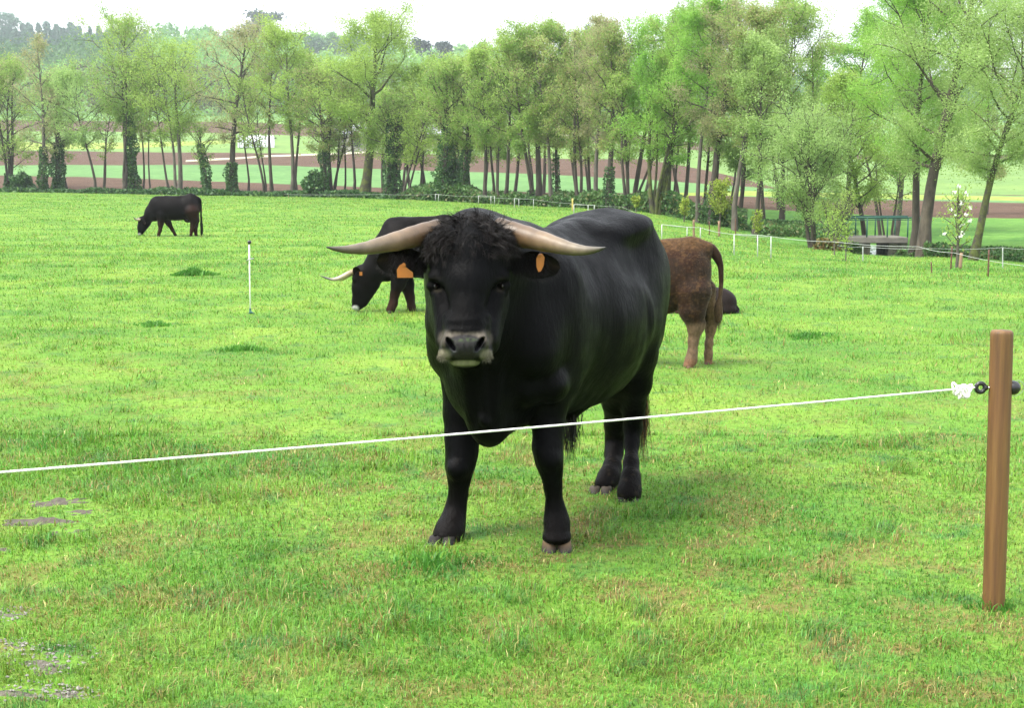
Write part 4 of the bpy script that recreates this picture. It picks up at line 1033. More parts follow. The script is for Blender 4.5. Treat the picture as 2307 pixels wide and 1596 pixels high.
# ================================================================== TREES
M_bark = simple('bark', (.050, .042, .032), .95, .45, 6, .8, .04, stretch=(1, 1, .25))
M_barkp = simple('pale_bark', (.085, .075, .06), .9, .4, 6, .8, .04, stretch=(1, 1, .3))
M_barkr = simple('red_brown_bark', (.062, .050, .037), .9, .6, 5, 1, .08, stretch=(1, 1, .4))
m, t, b, o = new_mat('mossy_bark'); n = noise(t, 3, 5, .65)
t.links.new(ramp(t, n, [(.40, (.035, .03, .022)), (.55, (.06, .075, .015)), (.75, (.09, .11, .02))]), b.inputs['Base Color']); b.inputs['Roughness'].default_value = .95; bump(t, b, n, .8, .05); M_moss = m
LM = dict(
 alder=leafmat('alder_leaf', (.21, .36, .075), (.33, .48, .11), (.28, .30, .12), .5, .6),
 olive=leafmat('olive_leaf', (.25, .36, .10), (.37, .48, .14), (.30, .27, .13), .6, .6, .25),
 bright=leafmat('bright_leaf', (.19, .385, .06), (.29, .50, .09), None, .5, .6),
 yellow=leafmat('yellow_green_leaf', (.24, .37, .07), (.34, .47, .11), None, .5, .6),
 willow=leafmat('willow_leaf', (.26, .41, .12), (.38, .54, .19), (.24, .34, .11), .5, .6),
 silver=leafmat('silver_leaf', (.26, .40, .11), (.40, .55, .19), (.22, .33, .08), .7, .5, .25),
 bare=leafmat('budding_leaf', (.29, .33, .14), (.37, .41, .18), (.31, .28, .16), .5, .6, .3),
 ivy=leafmat('ivy_leaf', (.03, .09, .025), (.055, .14, .035), (.09, .17, .045), 1.5, .3),
 lime=leafmat('lime_leaf', (.24, .33, .04), (.32, .40, .06), None, 2, .45),
 bramble=leafmat('bramble_leaf', (.045, .12, .028), (.09, .18, .045), (.12, .13, .05), .8, .3, .12))
def quads_at(c, s, rs, flat=0.0, asp=.7):
    n = len(c); a = rs.randn(n, 3); a /= np.linalg.norm(a, axis=1)[:, None]; b = rs.randn(n, 3); b[:, 2] *= 1 - flat
    b -= a * (a * b).sum(1)[:, None]; b /= np.linalg.norm(b, axis=1)[:, None]
    s = np.broadcast_to(s, (n,))[:, None] * (.55 + .9 * rs.rand(n, 1)); a = a * s; b = b * s * asp
    V = np.stack([c - a, c + b * .8 - a * .1, c + a, c - b * .8 + a * .1], 1).reshape(-1, 3) ; i = np.arange(n)[:, None] * 4
    return V, i + np.array([[0, 1, 2, 3]])
def path(p0, d, L, rs, n=4, wob=.15, lift=.3):
    pts = [np.array(p0, float)]; d = np.array(d, float); d /= np.linalg.norm(d)
    for k in range(n):
        d = d + rs.randn(3) * wob + np.array([0, 0, lift / n]); d /= np.linalg.norm(d); pts.append(pts[-1] + d * L / n)
    return np.array(pts)
NT = 0
def tree(name, px, Y, top, hw, cb, kind, label, lean=0, r=6, stems=1, ivy=0, leaf=None, dens=1.0, bark=None, cat='tree', group=None, dx=0, dy=0, spread=0, gap=.55, up=.55, tp=None, bush=False):
    """px: base column, Y: distance, top: row of the tip, hw: crown half width in px, cb: row where the crown starts, lean: px shift of the tip"""
    global NT; NT += 1
    rs = np.random.RandomState(1000 + NT * 7)
    base = G(px, Y); u = Y / F; brow = topix(base)[0, 1]; H = (brow - top) * u; W = hw * u * 1.12; r = r * .70; CB = max(.05, (brow - cb) * u / H)
    root = empty(name, base, label, cat, group)
    tb = MB(); anchors = []; wts = []
    for sN in range(stems):
        ang = rs.rand() * 6.28; sp = spread * u * (rs.rand() - .5) * 2 if stems > 1 else 0
        Hs = H * (1 if sN == 0 else .72 + .25 * rs.rand()); tipx = lean * u * (1 if sN == 0 else .6 + .8 * rs.rand()) + sp * 1.6
        n = 9; f = np.linspace(0, 1, n); ph = rs.rand() * 6; wob = H * .012
        tx = sp * .35 + tipx * (f ** 1.15) + np.sin(f * 5 + ph) * wob * (f > 0); ty = rs.randn() * .1 * H * f * (.4 if stems == 1 else 1) + np.cos(f * 4 + ph) * wob * (f > 0)
        tr_ = np.stack([tx, ty, f * Hs * .97 - .08], 1); r0 = r * u * (1 if sN == 0 else .5 + .4 * rs.rand())
        rad = r0 * (1 - f * .93) ** .8 * (1 + .35 * np.exp(-f * 30)); rad = np.maximum(rad, .012)
        tb.tube(tr_, rad, 9, caps=False)
        nb = int((20 if not bush else 16) / (stems ** .5)) + 3
        for k in range(nb):
            fb = CB * .8 + (1 - CB * .8) * ((k + rs.rand()) / nb) ** 1.0
            p0 = np.array([np.interp(fb, f, tr_[:, i]) for i in range(3)]); rr = np.interp(fb, f, rad)
            g = (fb - CB) / (1 - CB); prof = max(.12, math.sin(math.pi * min(1, max(0, .18 + g * .76))) ** .7) * (.7 + .5 * rs.rand())
            az = k * 2.4 + rs.rand() * .9 + ang; el = (.25 + up * g + .3 * rs.rand()) if not bush else .5 + .6 * rs.rand()
            d = np.array([math.cos(az) * math.cos(el), math.sin(az) * math.cos(el), math.sin(el)])
            L_ = W * prof * 1.02
            bp = path(p0, d, L_, rs, 5, .16, .35); tb.tube(bp, np.linspace(max(.012, min(rr * .6, r0 * .35)), .008 + .0 * rr, 6), 5, caps=False)
            for q in range(5):
                fs = .3 + .7 * (q + rs.rand()) / 5; ps = np.array([np.interp(fs, np.linspace(0, 1, 6), bp[:, i]) for i in range(3)])
                ds = (bp[-1] - bp[0]) / L_ + rs.randn(3) * .65; sp_ = path(ps, ds, L_ * (.28 + .25 * rs.rand()), rs, 3, .25, .25)
                tb.tube(sp_, np.linspace(max(.009, .006 * L_), .005, 4), 4, caps=False)
                anchors.append(sp_[1:]); 
                for w_ in range(2):
                    tw = path(sp_[1 + w_], ds + rs.randn(3) * .8, L_ * .16, rs, 2, .3, .1); tb.tube(tw, [.007, .006, .004], 3, caps=False); anchors.append(tw[1:])
    tk = tb.build('trunk', bark or M_bark, root)
    A = np.concatenate(anchors); s = leaf or max(.042, .00095 * Y)
    nL = min(70000, int(9.5 * W * (1 - CB) * H * dens / (s * s)))
    cl = rs.rand(len(A)) ** 2.2 + .05                           # uneven: some twigs dense, some nearly bare
    lump = vnoise(A[:, 0] + A[:, 1] * .7 + NT, A[:, 2], max(.8, W * .45), 5); cl = cl * np.where(lump < gap * .55, .25, 1.0)
    ix = rs.choice(len(A), nL, p=cl / cl.sum()); sg = max(.15, W * .085)
    c = A[ix] + rs.randn(nL, 3) * sg * (.5 + rs.rand(nL, 1)) * np.array([1, 1, .8])
    V, Q = quads_at(c, s * .62, rs)
    mesh_np('crown', V, [Q], LM[kind] if isinstance(kind, str) else kind, False, parent=root)
    if ivy > 0:
        hI = ivy * H; n = int(800 * hI * max(.35, r * u * 3)); f2 = rs.rand(n) ** 1.3; z = f2 * hI; fz = z / H
        cx = np.interp(fz, f, tr_[:, 0]) if stems == 1 else lean * u * fz; cy = np.interp(fz, f, tr_[:, 1]) if stems == 1 else 0 * fz
        a = rs.rand(n) * 6.28; rw = r * u * 1.15 + (.06 + .30 * vnoise(z + 0 * a, np.cos(a) * .6 + NT, .9, 9) ** 2 * 2.2 * min(1, H / 8) * (1 - f2 ** 3)) * rs.rand(n) ** .6
        V, Q = quads_at(np.stack([cx + np.cos(a) * rw, cy + np.sin(a) * rw, z], 1), max(.04, .0008 * Y), rs)
        mesh_np('ivy', V, [Q], LM['ivy'], False, parent=root)
    return root
g_row = 'trees along the far edge of the pasture'
E = lambda px, off=0: float(np.interp(px, BX, TY[:, 1])) + off      # distance of the pasture's edge
T = lambda px, off, top, hw, cb, kind, label, **k: tree('tree', px, E(px, off), top, hw * 1.42, cb + (30 if px < 800 else 40), kind, label, group=g_row, **k)
# left to centre, standing along the stream
T(18, 2, 150, 55, 330, 'alder', 'wispy yellow green tree cut by the left edge above an ivied stump', r=7, ivy=.14, lean=12, dens=.7, stems=3, spread=12)
T(-60, 3, 120, 70, 330, 'olive', 'sparse olive tree leaning in from beyond the left edge', r=8, lean=30, dens=.6)
T(99, 0, 96, 42, 300, 'bare', 'tall nearly bare brownish tree, first full one from the left', r=7, ivy=.30, lean=6, dens=.38, bark=M_barkp)
T(127, 2, 172, 44, 290, 'willow', 'pale tree with a thick ivied trunk beside the tall bare one', r=10, ivy=.42, lean=12, dens=.85)
T(152, 4, 190, 34, 300, 'alder', 'thin leaning tree right of the thick ivied trunk at left', r=4, lean=-22, dens=.5)
T(216, 0, 175, 48, 290, 'willow', 'pale tree whose thin trunk leans left to a feathery crown', r=4.5, lean=-44, dens=.75)
T(231, 3, 200, 36, 280, 'alder', 'small crooked dark stemmed tree with a forked top, left of the tall pair', r=3.5, lean=8, dens=.45, stems=2, spread=10)
T(281, 0, 55, 62, 200, 'alder', 'tallest tree on the left with two straight dark trunks', r=6.5, lean=14, dens=.85, stems=2, spread=8)
T(297, 1, 160, 50, 240, 'alder', 'ivy wrapped tree standing tight against the tallest left tree', r=9, ivy=.62, lean=10, dens=.9)
T(322, 4, 175, 30, 260, 'olive', 'slender tree just right of the ivy wrapped trunk', r=3.5, lean=4, dens=.5)
T(340, 2, 185, 30, 250, 'yellow', 'very thin straight tree above the head of the farthest cow', r=3, lean=0, dens=.5)
T(384, 1, 170, 30, 270, 'alder', 'thin tree leaning left over the farthest cow', r=4, lean=-38, dens=.45)
T(404, 0, 130, 72, 235, 'yellow', 'rounded yellow green tree forking like a Y behind the farthest cow', r=8, lean=8, dens=1.15, stems=2, spread=26, bark=M_barkp)
T(468, 0, 288, 24, 330, 'alder', 'short ivy clad leaning stump tree right of the farthest cow', r=7, ivy=.75, lean=-16, dens=.5)
T(522, 0, 78, 62, 250, 'bare', 'tall brownish tree with a thick trunk leaning right', r=11, ivy=.2, lean=42, dens=.55, bark=M_bark)
T(560, 6, 190, 40, 270, 'yellow', 'airy young tree in front of the white polytunnel', r=3.5, lean=-14, dens=.6)
T(596, 0, 200, 40, 280, 'alder', 'small leaning double tree left of the straight dark trunk', r=4.5, lean=-34, dens=.5, stems=2, spread=12)
T(613, 0, 88, 40, 210, 'olive', 'tall tree with one straight dark trunk, near the white polytunnel', r=6, lean=4, dens=.5)
T(657, 0, 94, 60, 220, 'yellow', 'full yellow green tree with a straight grey trunk left of centre', r=7, lean=2, dens=1.0, bark=M_barkp)
T(668, 3, 130, 36, 240, 'alder', 'thin tree leaning right against the full yellow green one', r=5, lean=18, dens=.6)
T(730, 0, 170, 46, 290, 'olive', 'ivied tree with a limb reaching left above a dark bush', r=8, ivy=.45, lean=-6, dens=.75)
T(748, 2, 150, 52, 280, 'alder', 'tree splitting into several dark stems near its foot', r=6.5, lean=16, dens=.8, stems=4, spread=26)
T(775, 4, 195, 34, 280, 'bare', 'thin bare stemmed tree left of the massive trunk', r=3.5, lean=10, dens=.4)
T(797, 2, 160, 36, 270, 'olive', 'slim dark trunk tree close on the left of the massive trunk', r=5, lean=0, dens=.6)
T(820, 0, 78, 80, 270, 'yellow', 'big pointed tree with a massive mossy trunk at centre left', r=17, lean=38, dens=1.25, bark=M_moss)
T(871, 0, 240, 40, 300, 'alder', 'first of two leaning columns smothered in dark ivy', r=8, ivy=.9, lean=18, dens=.5)
T(893, 1, 230, 36, 300, 'alder', 'second ivy smothered column, right beside the first', r=8, ivy=.85, lean=6, dens=.5)
T(909, 0, 200, 40, 290, 'yellow', 'thin tree leaning strongly right above the middle cow', r=5, lean=66, dens=.6, stems=2, spread=10)
T(948, 5, 165, 52, 280, 'yellow', 'light green tree behind the thin right leaning stem', r=5, lean=8, dens=.85)
T(1004, 0, 160, 56, 275, 'alder', 'tree heavily mantled with ivy directly behind the poll of the bull, leftmost', r=10, ivy=.62, lean=2, dens=1.0)
T(1030, 2, 175, 48, 285, 'olive', 'short branched tree with a dark ivied lower half above the left horn', r=9, ivy=.55, lean=-12, dens=.9)
T(1047, 1, 150, 48, 270, 'alder', 'ivied straight tree right above the curly poll of the bull', r=8, ivy=.45, lean=8, dens=.95)
T(1092, 0, 128, 54, 260, 'alder', 'full green tree with a plain trunk, first right of the ivied ones', r=7, lean=-4, dens=1.1)
T(1113, 3, 150, 42, 270, 'olive', 'slim crooked tree second to the right of the ivied ones', r=5, lean=-12, dens=.8)
T(1131, 0, 118, 54, 260, 'alder', 'forked tree above the right horn of the bull', r=7, lean=12, dens=1.1, stems=2, spread=16)
T(1198, 0, 96, 56, 250, 'alder', 'tree whose dark trunk slants left, above the back of the bull', r=7, lean=-44, dens=1.05, ivy=.1)
T(1212, 1, 84, 62, 250, 'alder', 'thick straight trunk tree at the meeting of two slanting ones', r=11, lean=8, dens=1.2)
T(1243, 0, 108, 50, 260, 'olive', 'pale bare trunk tree leaning left near the low white rails', r=7, lean=-34, dens=.9, bark=M_barkp)
T(1255, 3, 90, 50, 255, 'alder', 'straight tree behind the pale leaning trunk', r=6, lean=6, dens=1.0, ivy=.3)
T(1301, 1, 78, 46, 250, 'olive', 'sinuous grey trunk tree right of the cream house', r=6.5, lean=-22, dens=.85, stems=2, spread=18)
T(1326, 3, 88, 46, 255, 'alder', 'slim upright tree between the cream house and the wooden post', r=5, lean=4, dens=.9)
T(1345, 1, 62, 58, 250, 'bare', 'tall thinly leafed tree with a broad pale topped crown', r=8, lean=8, dens=.85, bark=M_barkp)
T(1374, 0, 92, 52, 270, 'olive', 'dark thick trunk tree left of the vivid green one', r=11, lean=2, dens=1.0, ivy=.25)
T(1409, 0, 100, 40, 280, 'alder', 'curved forking tree at the left side of the vivid green one', r=7, lean=-22, dens=.8, stems=2, spread=14)
T(1430, 2, 84, 66, 200, 'bright', 'vivid green birch like tree, the brightest in the row', r=9, lean=42, dens=1.5)
T(1479, 0, 88, 56, 260, 'bright', 'vivid green drooping tree on a clump of leaning trunks', r=9, lean=22, dens=1.3, stems=5, spread=30, bark=M_moss)
T(1500, 2, 72, 60, 250, 'alder', 'mossy trunked tree leaning right out of the same clump', r=9, lean=44, dens=1.0, bark=M_moss)
T(1539, 3, 40, 64, 220, 'alder', 'tall tree with dark straight trunk left of the flaky pale birch', r=7, lean=24, dens=1.1)
T(1573, 0, 15, 58, 200, 'bright', 'highest tree of the row with a flaky pale trunk and pointed green top', r=7.5, lean=20, dens=1.35, bark=M_barkp)
T(1604, 1, 52, 70, 250, 'bare', 'broad brownish topped tree on a thick trunk near the young lime tree', r=14, lean=40, dens=.85, ivy=.15)
T(1655, 0, 45, 70, 240, 'olive', 'wide olive crowned tree on a stout pale trunk', r=9, lean=44, dens=1.1, bark=M_barkp)
T(1661, 4, 180, 58, 330, 'silver', 'greyish green willow hanging left of the round willow', r=8, lean=30, dens=1.35)
T(1699, 1, 110, 62, 300, 'silver', 'tall silvery willow with a dark stem behind the round willow', r=8, lean=14, dens=1.3)
T(1760, 8, 40, 80, 300, 'alder', 'tall tree filling the gap behind the round willow', r=9, lean=10, dens=1.1)
# second depth of slender trees behind the row, too interlaced to tell apart
def backwood():
    rs = np.random.RandomState(77); C_ = []; S_ = []; mb = MB(); A_ = []
    for px in list(np.arange(860, 1840, 34)):
        px = px + rs.randn() * 12; Y = E(px, 8 + 16 * rs.rand()); top = np.interp(px, [0, 300, 480, 700, 860, 1000, 1200, 1450, 1600, 1800], [200, 165, 215, 165, 175, 195, 135, 120, 80, 90]) + rs.randn() * 18
        b_ = G(px, Y); u = Y / F; brow = topix(b_)[0, 1]; H = (brow - top) * u; W = (34 + 14 * rs.rand()) * u
        tr_ = path(b_ - (0, 0, .1), (rs.randn() * .10, 0, 1), H * .95, rs, 6, .04, .1); mb.tube(tr_, np.linspace(1, .15, 7) * (2.2 + 2.5 * rs.rand()) * u, 6, caps=False)
        for k in range(12):
            f_ = .30 + .68 * k / 12; p0 = np.array([np.interp(f_, np.linspace(0, 1, 7), tr_[:, i]) for i in range(3)]); a = k * 2.4
            bp = path(p0, (math.cos(a), math.sin(a), .7), W * (1.15 - abs(f_ - .55)), rs, 4, .2, .3); mb.tube(bp, np.linspace(.03, .008, 5), 4, caps=False)
            n = 420; ix = rs.randint(1, 5, n); C_.append(bp[ix] + rs.randn(n, 3) * W * .2); S_.append(np.full(n, .00062 * Y))
    V, Q = quads_at(np.concatenate(C_), np.concatenate(S_), rs)
    tag(mesh_np('background_wood', V, [Q], LM['alder'], False), 'interlaced light foliage of slender trees standing behind the front tree row', 'woodland', kind='stuff')
    tag(mb.build('background_wood', M_bark), 'thin stems and branches standing behind the front tree row', 'woodland', kind='stuff')
backwood()
# ------------------------------------------------------------------ right-hand group by the bridge
g_br = 'trees around the small bridge'
TT = lambda name, px, Y, *a, **k: tree(name, px, Y, *a, group=g_br, **k)
TT('willow', 1835, 55, 258, 118, 490, 'willow', 'round pale willow bush on several leaning stems left of the footbridge', r=8, stems=5, spread=42, dens=1.5, lean=-14, bush=True, up=.9)
TT('shrub', 1880, 51.5, 430, 30, 520, 'yellow', 'thin sprouting shrub at the near left corner of the footbridge', r=3, stems=4, spread=16, dens=.6)
TT('tree', 1948, 57, 190, 90, 450, 'yellow', 'yellow tinged tree on a dark trunk behind the footbridge railing', r=9, lean=-60, dens=1.0, ivy=.12, bark=M_bark)
TT('tree', 2003, 60, 260, 48, 400, 'alder', 'low forking dark tree behind the middle of the footbridge', r=7, stems=3, spread=34, dens=.8, lean=-6)
TT('tree', 2012, 62, 40, 120, 330, 'bright', 'tall fresh green tree on a slanting grey trunk behind the footbridge', r=9, lean=48, dens=1.35, bark=M_barkp)
TT('tree', 2054, 52, -60, 160, 330, 'bright', 'very tall green tree with a dark rugged trunk at the right end of the footbridge', r=14, lean=20, dens=1.3, ivy=.06)
TT('tree', 2080, 49.5, -90, 175, 360, 'silver', 'largest tree with a stout reddish brown trunk right of the footbridge', r=21, lean=90, dens=1.35, bark=M_barkr)
TT('tree', 2192, 46.5, 60, 180, 330, 'silver', 'gnarled tree with a mossy trunk leaning right at the right edge', r=14, lean=120, dens=1.15, bark=M_moss)
TT('tree', 2390, 55, -100, 150, 330, 'silver', 'leafy grey green tree standing beyond the right edge behind the leaning one', r=12, lean=-50, dens=1.2)
TT('tree', 1905, 75, 60, 85, 330, 'bright', 'bright green tree deep behind the round willow', r=9, lean=30, dens=1.2)
TT('tree', 2220, 80, 110, 70, 400, 'olive', 'hazy olive tree far behind the gnarled leaning one', r=7, lean=0, dens=.8)
# ------------------------------------------------------------------ young planted trees
def sapling(px, py, top, hw, label, kind='lime', flowers=0, r=2.0, nl=320):
    c = hit(px, py); Y = c[1]; u = Y / F; H = (py - top) * u; W = hw * u; rs = np.random.RandomState(px)
    root = empty('sapling', c, label, 'sapling', 'young trees planted inside the pasture')
    mb = MB(); mb.tube(path((0, 0, -.05), (.03, 0, 1), H, rs, 6, .03, .1), np.linspace(r, r * .3, 7) * u * .8, 6, caps=False); A = []
    for k in range(22):
        f_ = .25 + .7 * k / 22; p = path((0, 0, H * f_), (math.cos(k * 2.4), math.sin(k * 2.4), 1.0), W * 1.2 * (1.1 - abs(f_ - .55)), rs, 3, .15, .3); mb.tube(p, np.array([.5, .4, .3, .2]) * r * u * .6, 4, caps=False); A.append(p[1:])
    mb.build('trunk', M_barkp, root); A = np.concatenate(A)
    nl *= 2; cc = A[rs.randint(0, len(A), nl)] + rs.randn(nl, 3) * W * .14; V, Q = quads_at(cc, max(.03, .00075 * Y), rs); mesh_np('crown', V, [Q], LM[kind], False, parent=root)
    if flowers:
        mb = MB(); cc = A[rs.randint(0, len(A), flowers)]
        for q in cc:
            for p in range(6):
                d = rs.randn(3); d /= np.linalg.norm(d); V, Q = quads_at((q + d * .035)[None], .05, rs); mb.add(V, Q)
        mb.build('blossom', M_white, root, smooth=False)
M_white = simple('white_paint', (.78, .78, .74), .5, .06, 8, .05)
sapling(1622, 512, 418, 30, 'young tree with lime yellow leaves standing before the stout trunks', nl=1100, r=3)
sapling(1541, 500, 452, 13, 'small lime leaved sapling left of the brown fence posts', nl=260)
sapling(1705, 545, 478, 14, 'small lime leaved sapling by the middle white rail frame', nl=240)
sapling(1880, 575, 480, 22, 'budding sapling at the near bank left of the footbridge', 'yellow', nl=180)
sapling(1905, 590, 500, 14, 'twiggy sapling just left of the stream mouth', 'yellow', nl=120)
sapling(2155, 604, 440, 42, 'young tree dotted with white blossom before the leaning mossy trunk', 'yellow', flowers=17, r=5, nl=420)
sapling(1433, 478, 448, 12, 'lime leaved sapling behind the rump of the bull', nl=220)
# ------------------------------------------------------------------ undergrowth along the water
def scrub(name, pts, hpx, wid, kind, label, n=9000, seed=1, leaf=.0012):
    rs = np.random.RandomState(seed); pts = np.array(pts, float); t_ = rs.rand(n) * (len(pts) - 1)
    px = np.interp(t_, range(len(pts)), pts[:, 0]); off = np.interp(t_, range(len(pts)), pts[:, 1]); hh = np.interp(t_, range(len(pts)), pts[:, 2])
    Y = np.interp(px, BX, TY[:, 1]) + off + (rs.rand(n) - .5) * wid; X = (px - RES[0] / 2) / F * Y
    lump = .35 + 1.1 * vnoise(X, Y * .2, 1.6, seed) ; h = hh * Y / F * lump
    Z = ground(X, Y) + h * rs.rand(n) ** .8
    V, Q = quads_at(np.stack([X, Y, Z], 1), leaf * Y, rs)
    tag(mesh_np(name, V, [Q], LM[kind], False), label, 'undergrowth', kind='stuff')
scrub('bramble_thicket', [(700, 1, 5), (840, 1, 12), (980, 1, 28), (1150, 1, 34), (1300, 1, 34), (1420, 1, 36), (1520, 2, 40), (1600, 2, 36), (1680, 3, 30)], 0, 3.2, 'bramble', 'dark brambles and ivy filling the foot of the tree row', 42000, 2)
scrub('bank_weeds', [(-20, 0, 8), (200, 0, 10), (420, 0, 12), (560, 0, 9), (760, 0, 12), (900, 0, 12)], 0, 2.0, 'ivy', 'low weeds at the foot of the left trees', 9000, 3)
scrub('bank_weeds', [(1690, 3, 26), (1800, 5, 20), (1880, 3, 16), (1930, 6, 16)], 0, 4, 'bramble', 'brambles on the bank left of the footbridge', 9000, 4)
scrub('bank_weeds', [(2040, 2, 22), (2120, 2, 26), (2200, 2, 20), (2307, 2, 26), (2450, 3, 26)], 0, 3, 'bramble', 'green weeds on the bank under the big trees at right', 13000, 5)
for px, yy, h, hw, lb in ((712, 0, 60, 30, 'dark rounded bush under the limb of the ivied tree'), (52, 1, 45, 26, 'ivied bush at the foot of the leftmost tree'), (1010, 1, 90, 36, 'dense dark bush below the first ivied tree behind the bull')):
    Y = E(px, yy); rs = np.random.RandomState(px); b_ = G(px, Y); u = Y / F; n = 2600
    d = rs.randn(n, 3); d /= np.linalg.norm(d, axis=1)[:, None]; rr = (.55 + .5 * rs.rand(n)) * (.7 + .6 * vnoise(d[:, 0] * 2 + px, d[:, 2] * 2, .8, 3))
    c = d * rr[:, None] * np.array([hw * u, hw * u, h * u * .55]) + (0, 0, h * u * .45); c[:, 2] = np.abs(c[:, 2])
    V, Q = quads_at(c, .0011 * Y, rs); root = empty('bush', b_, lb, 'bush', 'dark bushes along the tree row'); mesh_np('foliage', V, [Q], LM['ivy'], False, parent=root)
    mb = MB()
    for k in range(7): mb.tube(path((0, 0, -.05), (rs.randn() * .5, rs.randn() * .5, 1), h * u * .8, rs, 4, .15), [.03, .025, .02, .015, .01], 5)
    mb.build('stems', M_bark, root)

# ------------------------------------------------------------------ far country
def fmat(name, a, b_, sc=.05): return leafmat(name, a, b_, None, sc, .5)
FM = dict(plant=fmat('plantation', (.05, .125, .075), (.08, .165, .085)), broad=fmat('broadleaf_wood', (.14, .31, .08), (.24, .43, .11), .03), dark=fmat('dark_wood', (.055, .13, .05), (.09, .18, .06), .04),
          brown=fmat('budding_wood', (.08, .085, .04), (.12, .12, .055), .03), pine=fmat('pine_needles', (.018, .042, .03), (.03, .06, .04), .1), pale=fmat('pale_wood', (.17, .33, .09), (.27, .43, .12), .03))
def farpoint(px, py):
    d = ray(px, py); d = d / d[1]; ys = np.arange(150, 1100, 2.); z = HCAM + d[2] * ys; g = ground(d[0] * ys, ys, False); k = np.argmax(z < g)
    if z[k] >= g[k]: k = int(np.argmin(z - g))
    return np.array([d[0] * ys[k], ys[k], g[k]])
def crownpts(c, W, H, n, rs, cone=False):
    d = rs.randn(n, 3); d /= np.linalg.norm(d, axis=1)[:, None]; lob = .75 + .5 * vnoise(d[:, 0] * 1.5 + c[0], d[:, 2] * 1.5 + d[:, 1], .7, 7)
    if cone:
        f_ = rs.rand(n) ** 1.4; a = rs.rand(n) * 6.28; r_ = W * (1 - f_) * (.5 + .5 * rs.rand(n)); return np.stack([c[0] + np.cos(a) * r_, c[1] + np.sin(a) * r_, c[2] + f_ * H], 1)
    return c + (0, 0, H * .55) + d * (lob * (.6 + .4 * rs.rand(n)))[:, None] * np.array([W, W, H * .5])
def wood(label, rows, mat, size, n, seed, cone=False, leaf=.0013):
    """rows: list of (px0, px1, py0, py1): trees rooted at those places on the far land"""
    rs = np.random.RandomState(seed); Vs = []; 
    for (a, b_, c_, d_, m) in rows:
        for k in range(m):
            p = farpoint(a + (b_ - a) * rs.rand(), c_ + (d_ - c_) * rs.rand()); H = size * (.7 + .6 * rs.rand()); W = H * (.22 if cone else .42) * (.8 + .4 * rs.rand())
            Vs.append((crownpts(p, W, H, n, rs, cone), leaf * p[1]))
    c = np.concatenate([v for v, _ in Vs]); s = np.concatenate([np.full(len(v), q) for v, q in Vs])
    V, Q = quads_at(c, s, rs); tag(mesh_np('far_wood', V, [Q], mat, False), label, 'woodland', kind='stuff')
wood('blue green plantation covering the far hillside at left', [(-250, 330, 88, 175, 800)], FM['plant'], 6.5, 150, 1, True)
wood('fresh green broadleaf wood on the hill left of centre', [(330, 660, 136, 220, 130)], FM['broad'], 12, 320, 2)
wood('dark copses in the dip of the valley at left', [(-200, 320, 185, 225, 70), (130, 330, 150, 200, 16)], FM['dark'], 15, 170, 3)
wood('budding brown woods along the valley bottom', [(-200, 1500, 232, 262, 220)], FM['brown'], 11, 150, 4)
wood('green woods along the valley floor beyond the fields', [(-200, 2500, 225, 275, 260)], FM['broad'], 11, 150, 5)
wood('dark strip of wood above the hill meadow', [(650, 880, 121, 128, 34)], FM['dark'], 8, 260, 6)
wood('ridge wood along the skyline above the hill meadow', [(560, 900, 112, 122, 46), (880, 1300, 140, 178, 50)], FM['broad'], 8, 300, 7)
wood('pale green hedges and trees on the middle slope', [(620, 1250, 180, 235, 90)], FM['pale'], 11, 160, 8)
wood('hedgerow woods on the low hill behind the right trees', [(1300, 2600, 215, 290, 170)], FM['dark'], 14, 150, 9)
def far_tree(name, px, py, top, hw, mat, label, n=900, cone=False, grp='single trees on the far hills', trunks=1, flat=False):
    p = farpoint(px, py); Y = p[1]; u = Y / F; rs = np.random.RandomState(int(px)); H = (py - top) * u; W = hw * u
    root = empty(name, p, label, 'tree', grp); mb = MB()
    for k in range(trunks): mb.tube(path(((k - (trunks - 1) / 2) * W * .35, 0, -1), (rs.randn() * .06, 0, 1), H * .9, rs, 4, .03), np.linspace(1, .3, 5) * H * .028, 6)
    mb.build('trunk', M_bark, root)
    if flat:
        c = np.concatenate([np.array([rs.randn() * W * .5, rs.randn() * W * .5, H * (.35 + .6 * rs.rand())]) + rs.randn(n // 14, 3) * np.array([W * .26, W * .26, H * .05]) for _ in range(14)])
    else: c = crownpts(np.array([0, 0, H * (.0 if cone else .12)]), W, H * .9, n, rs, cone)
    V, Q = quads_at(c, .0011 * Y, rs); mesh_np('crown', V, [Q], mat, False, parent=root)
far_tree('pine_tree', 592, 108, 32, 30, FM['pine'], 'dark blue pine standing alone on the skyline left of centre', 2600, flat=True)
far_tree('pine_tree', 952, 168, 92, 22, FM['pine'], 'left one of two dark pines on the skyline at centre', 1800, flat=True, trunks=2)
far_tree('pine_tree', 992, 166, 94, 20, FM['pine'], 'right one of two dark pines on the skyline at centre', 1800, flat=True, trunks=2)
far_tree('tree', 735, 143, 117, 15, FM['broad'], 'round green tree alone in the hill meadow', 500)
far_tree('tree', 1041, 160, 108, 20, FM['broad'], 'rounded green tree right of the two dark pines', 600)
far_tree('pine_tree', 1316, 178, 57, 12, FM['pine'], 'small dark pine top peeping over the tree row', 500, flat=True)
far_tree('tree', 12, 72, 30, 34, FM['plant'], 'big bluish tree clump on the skyline at the left edge', 900)
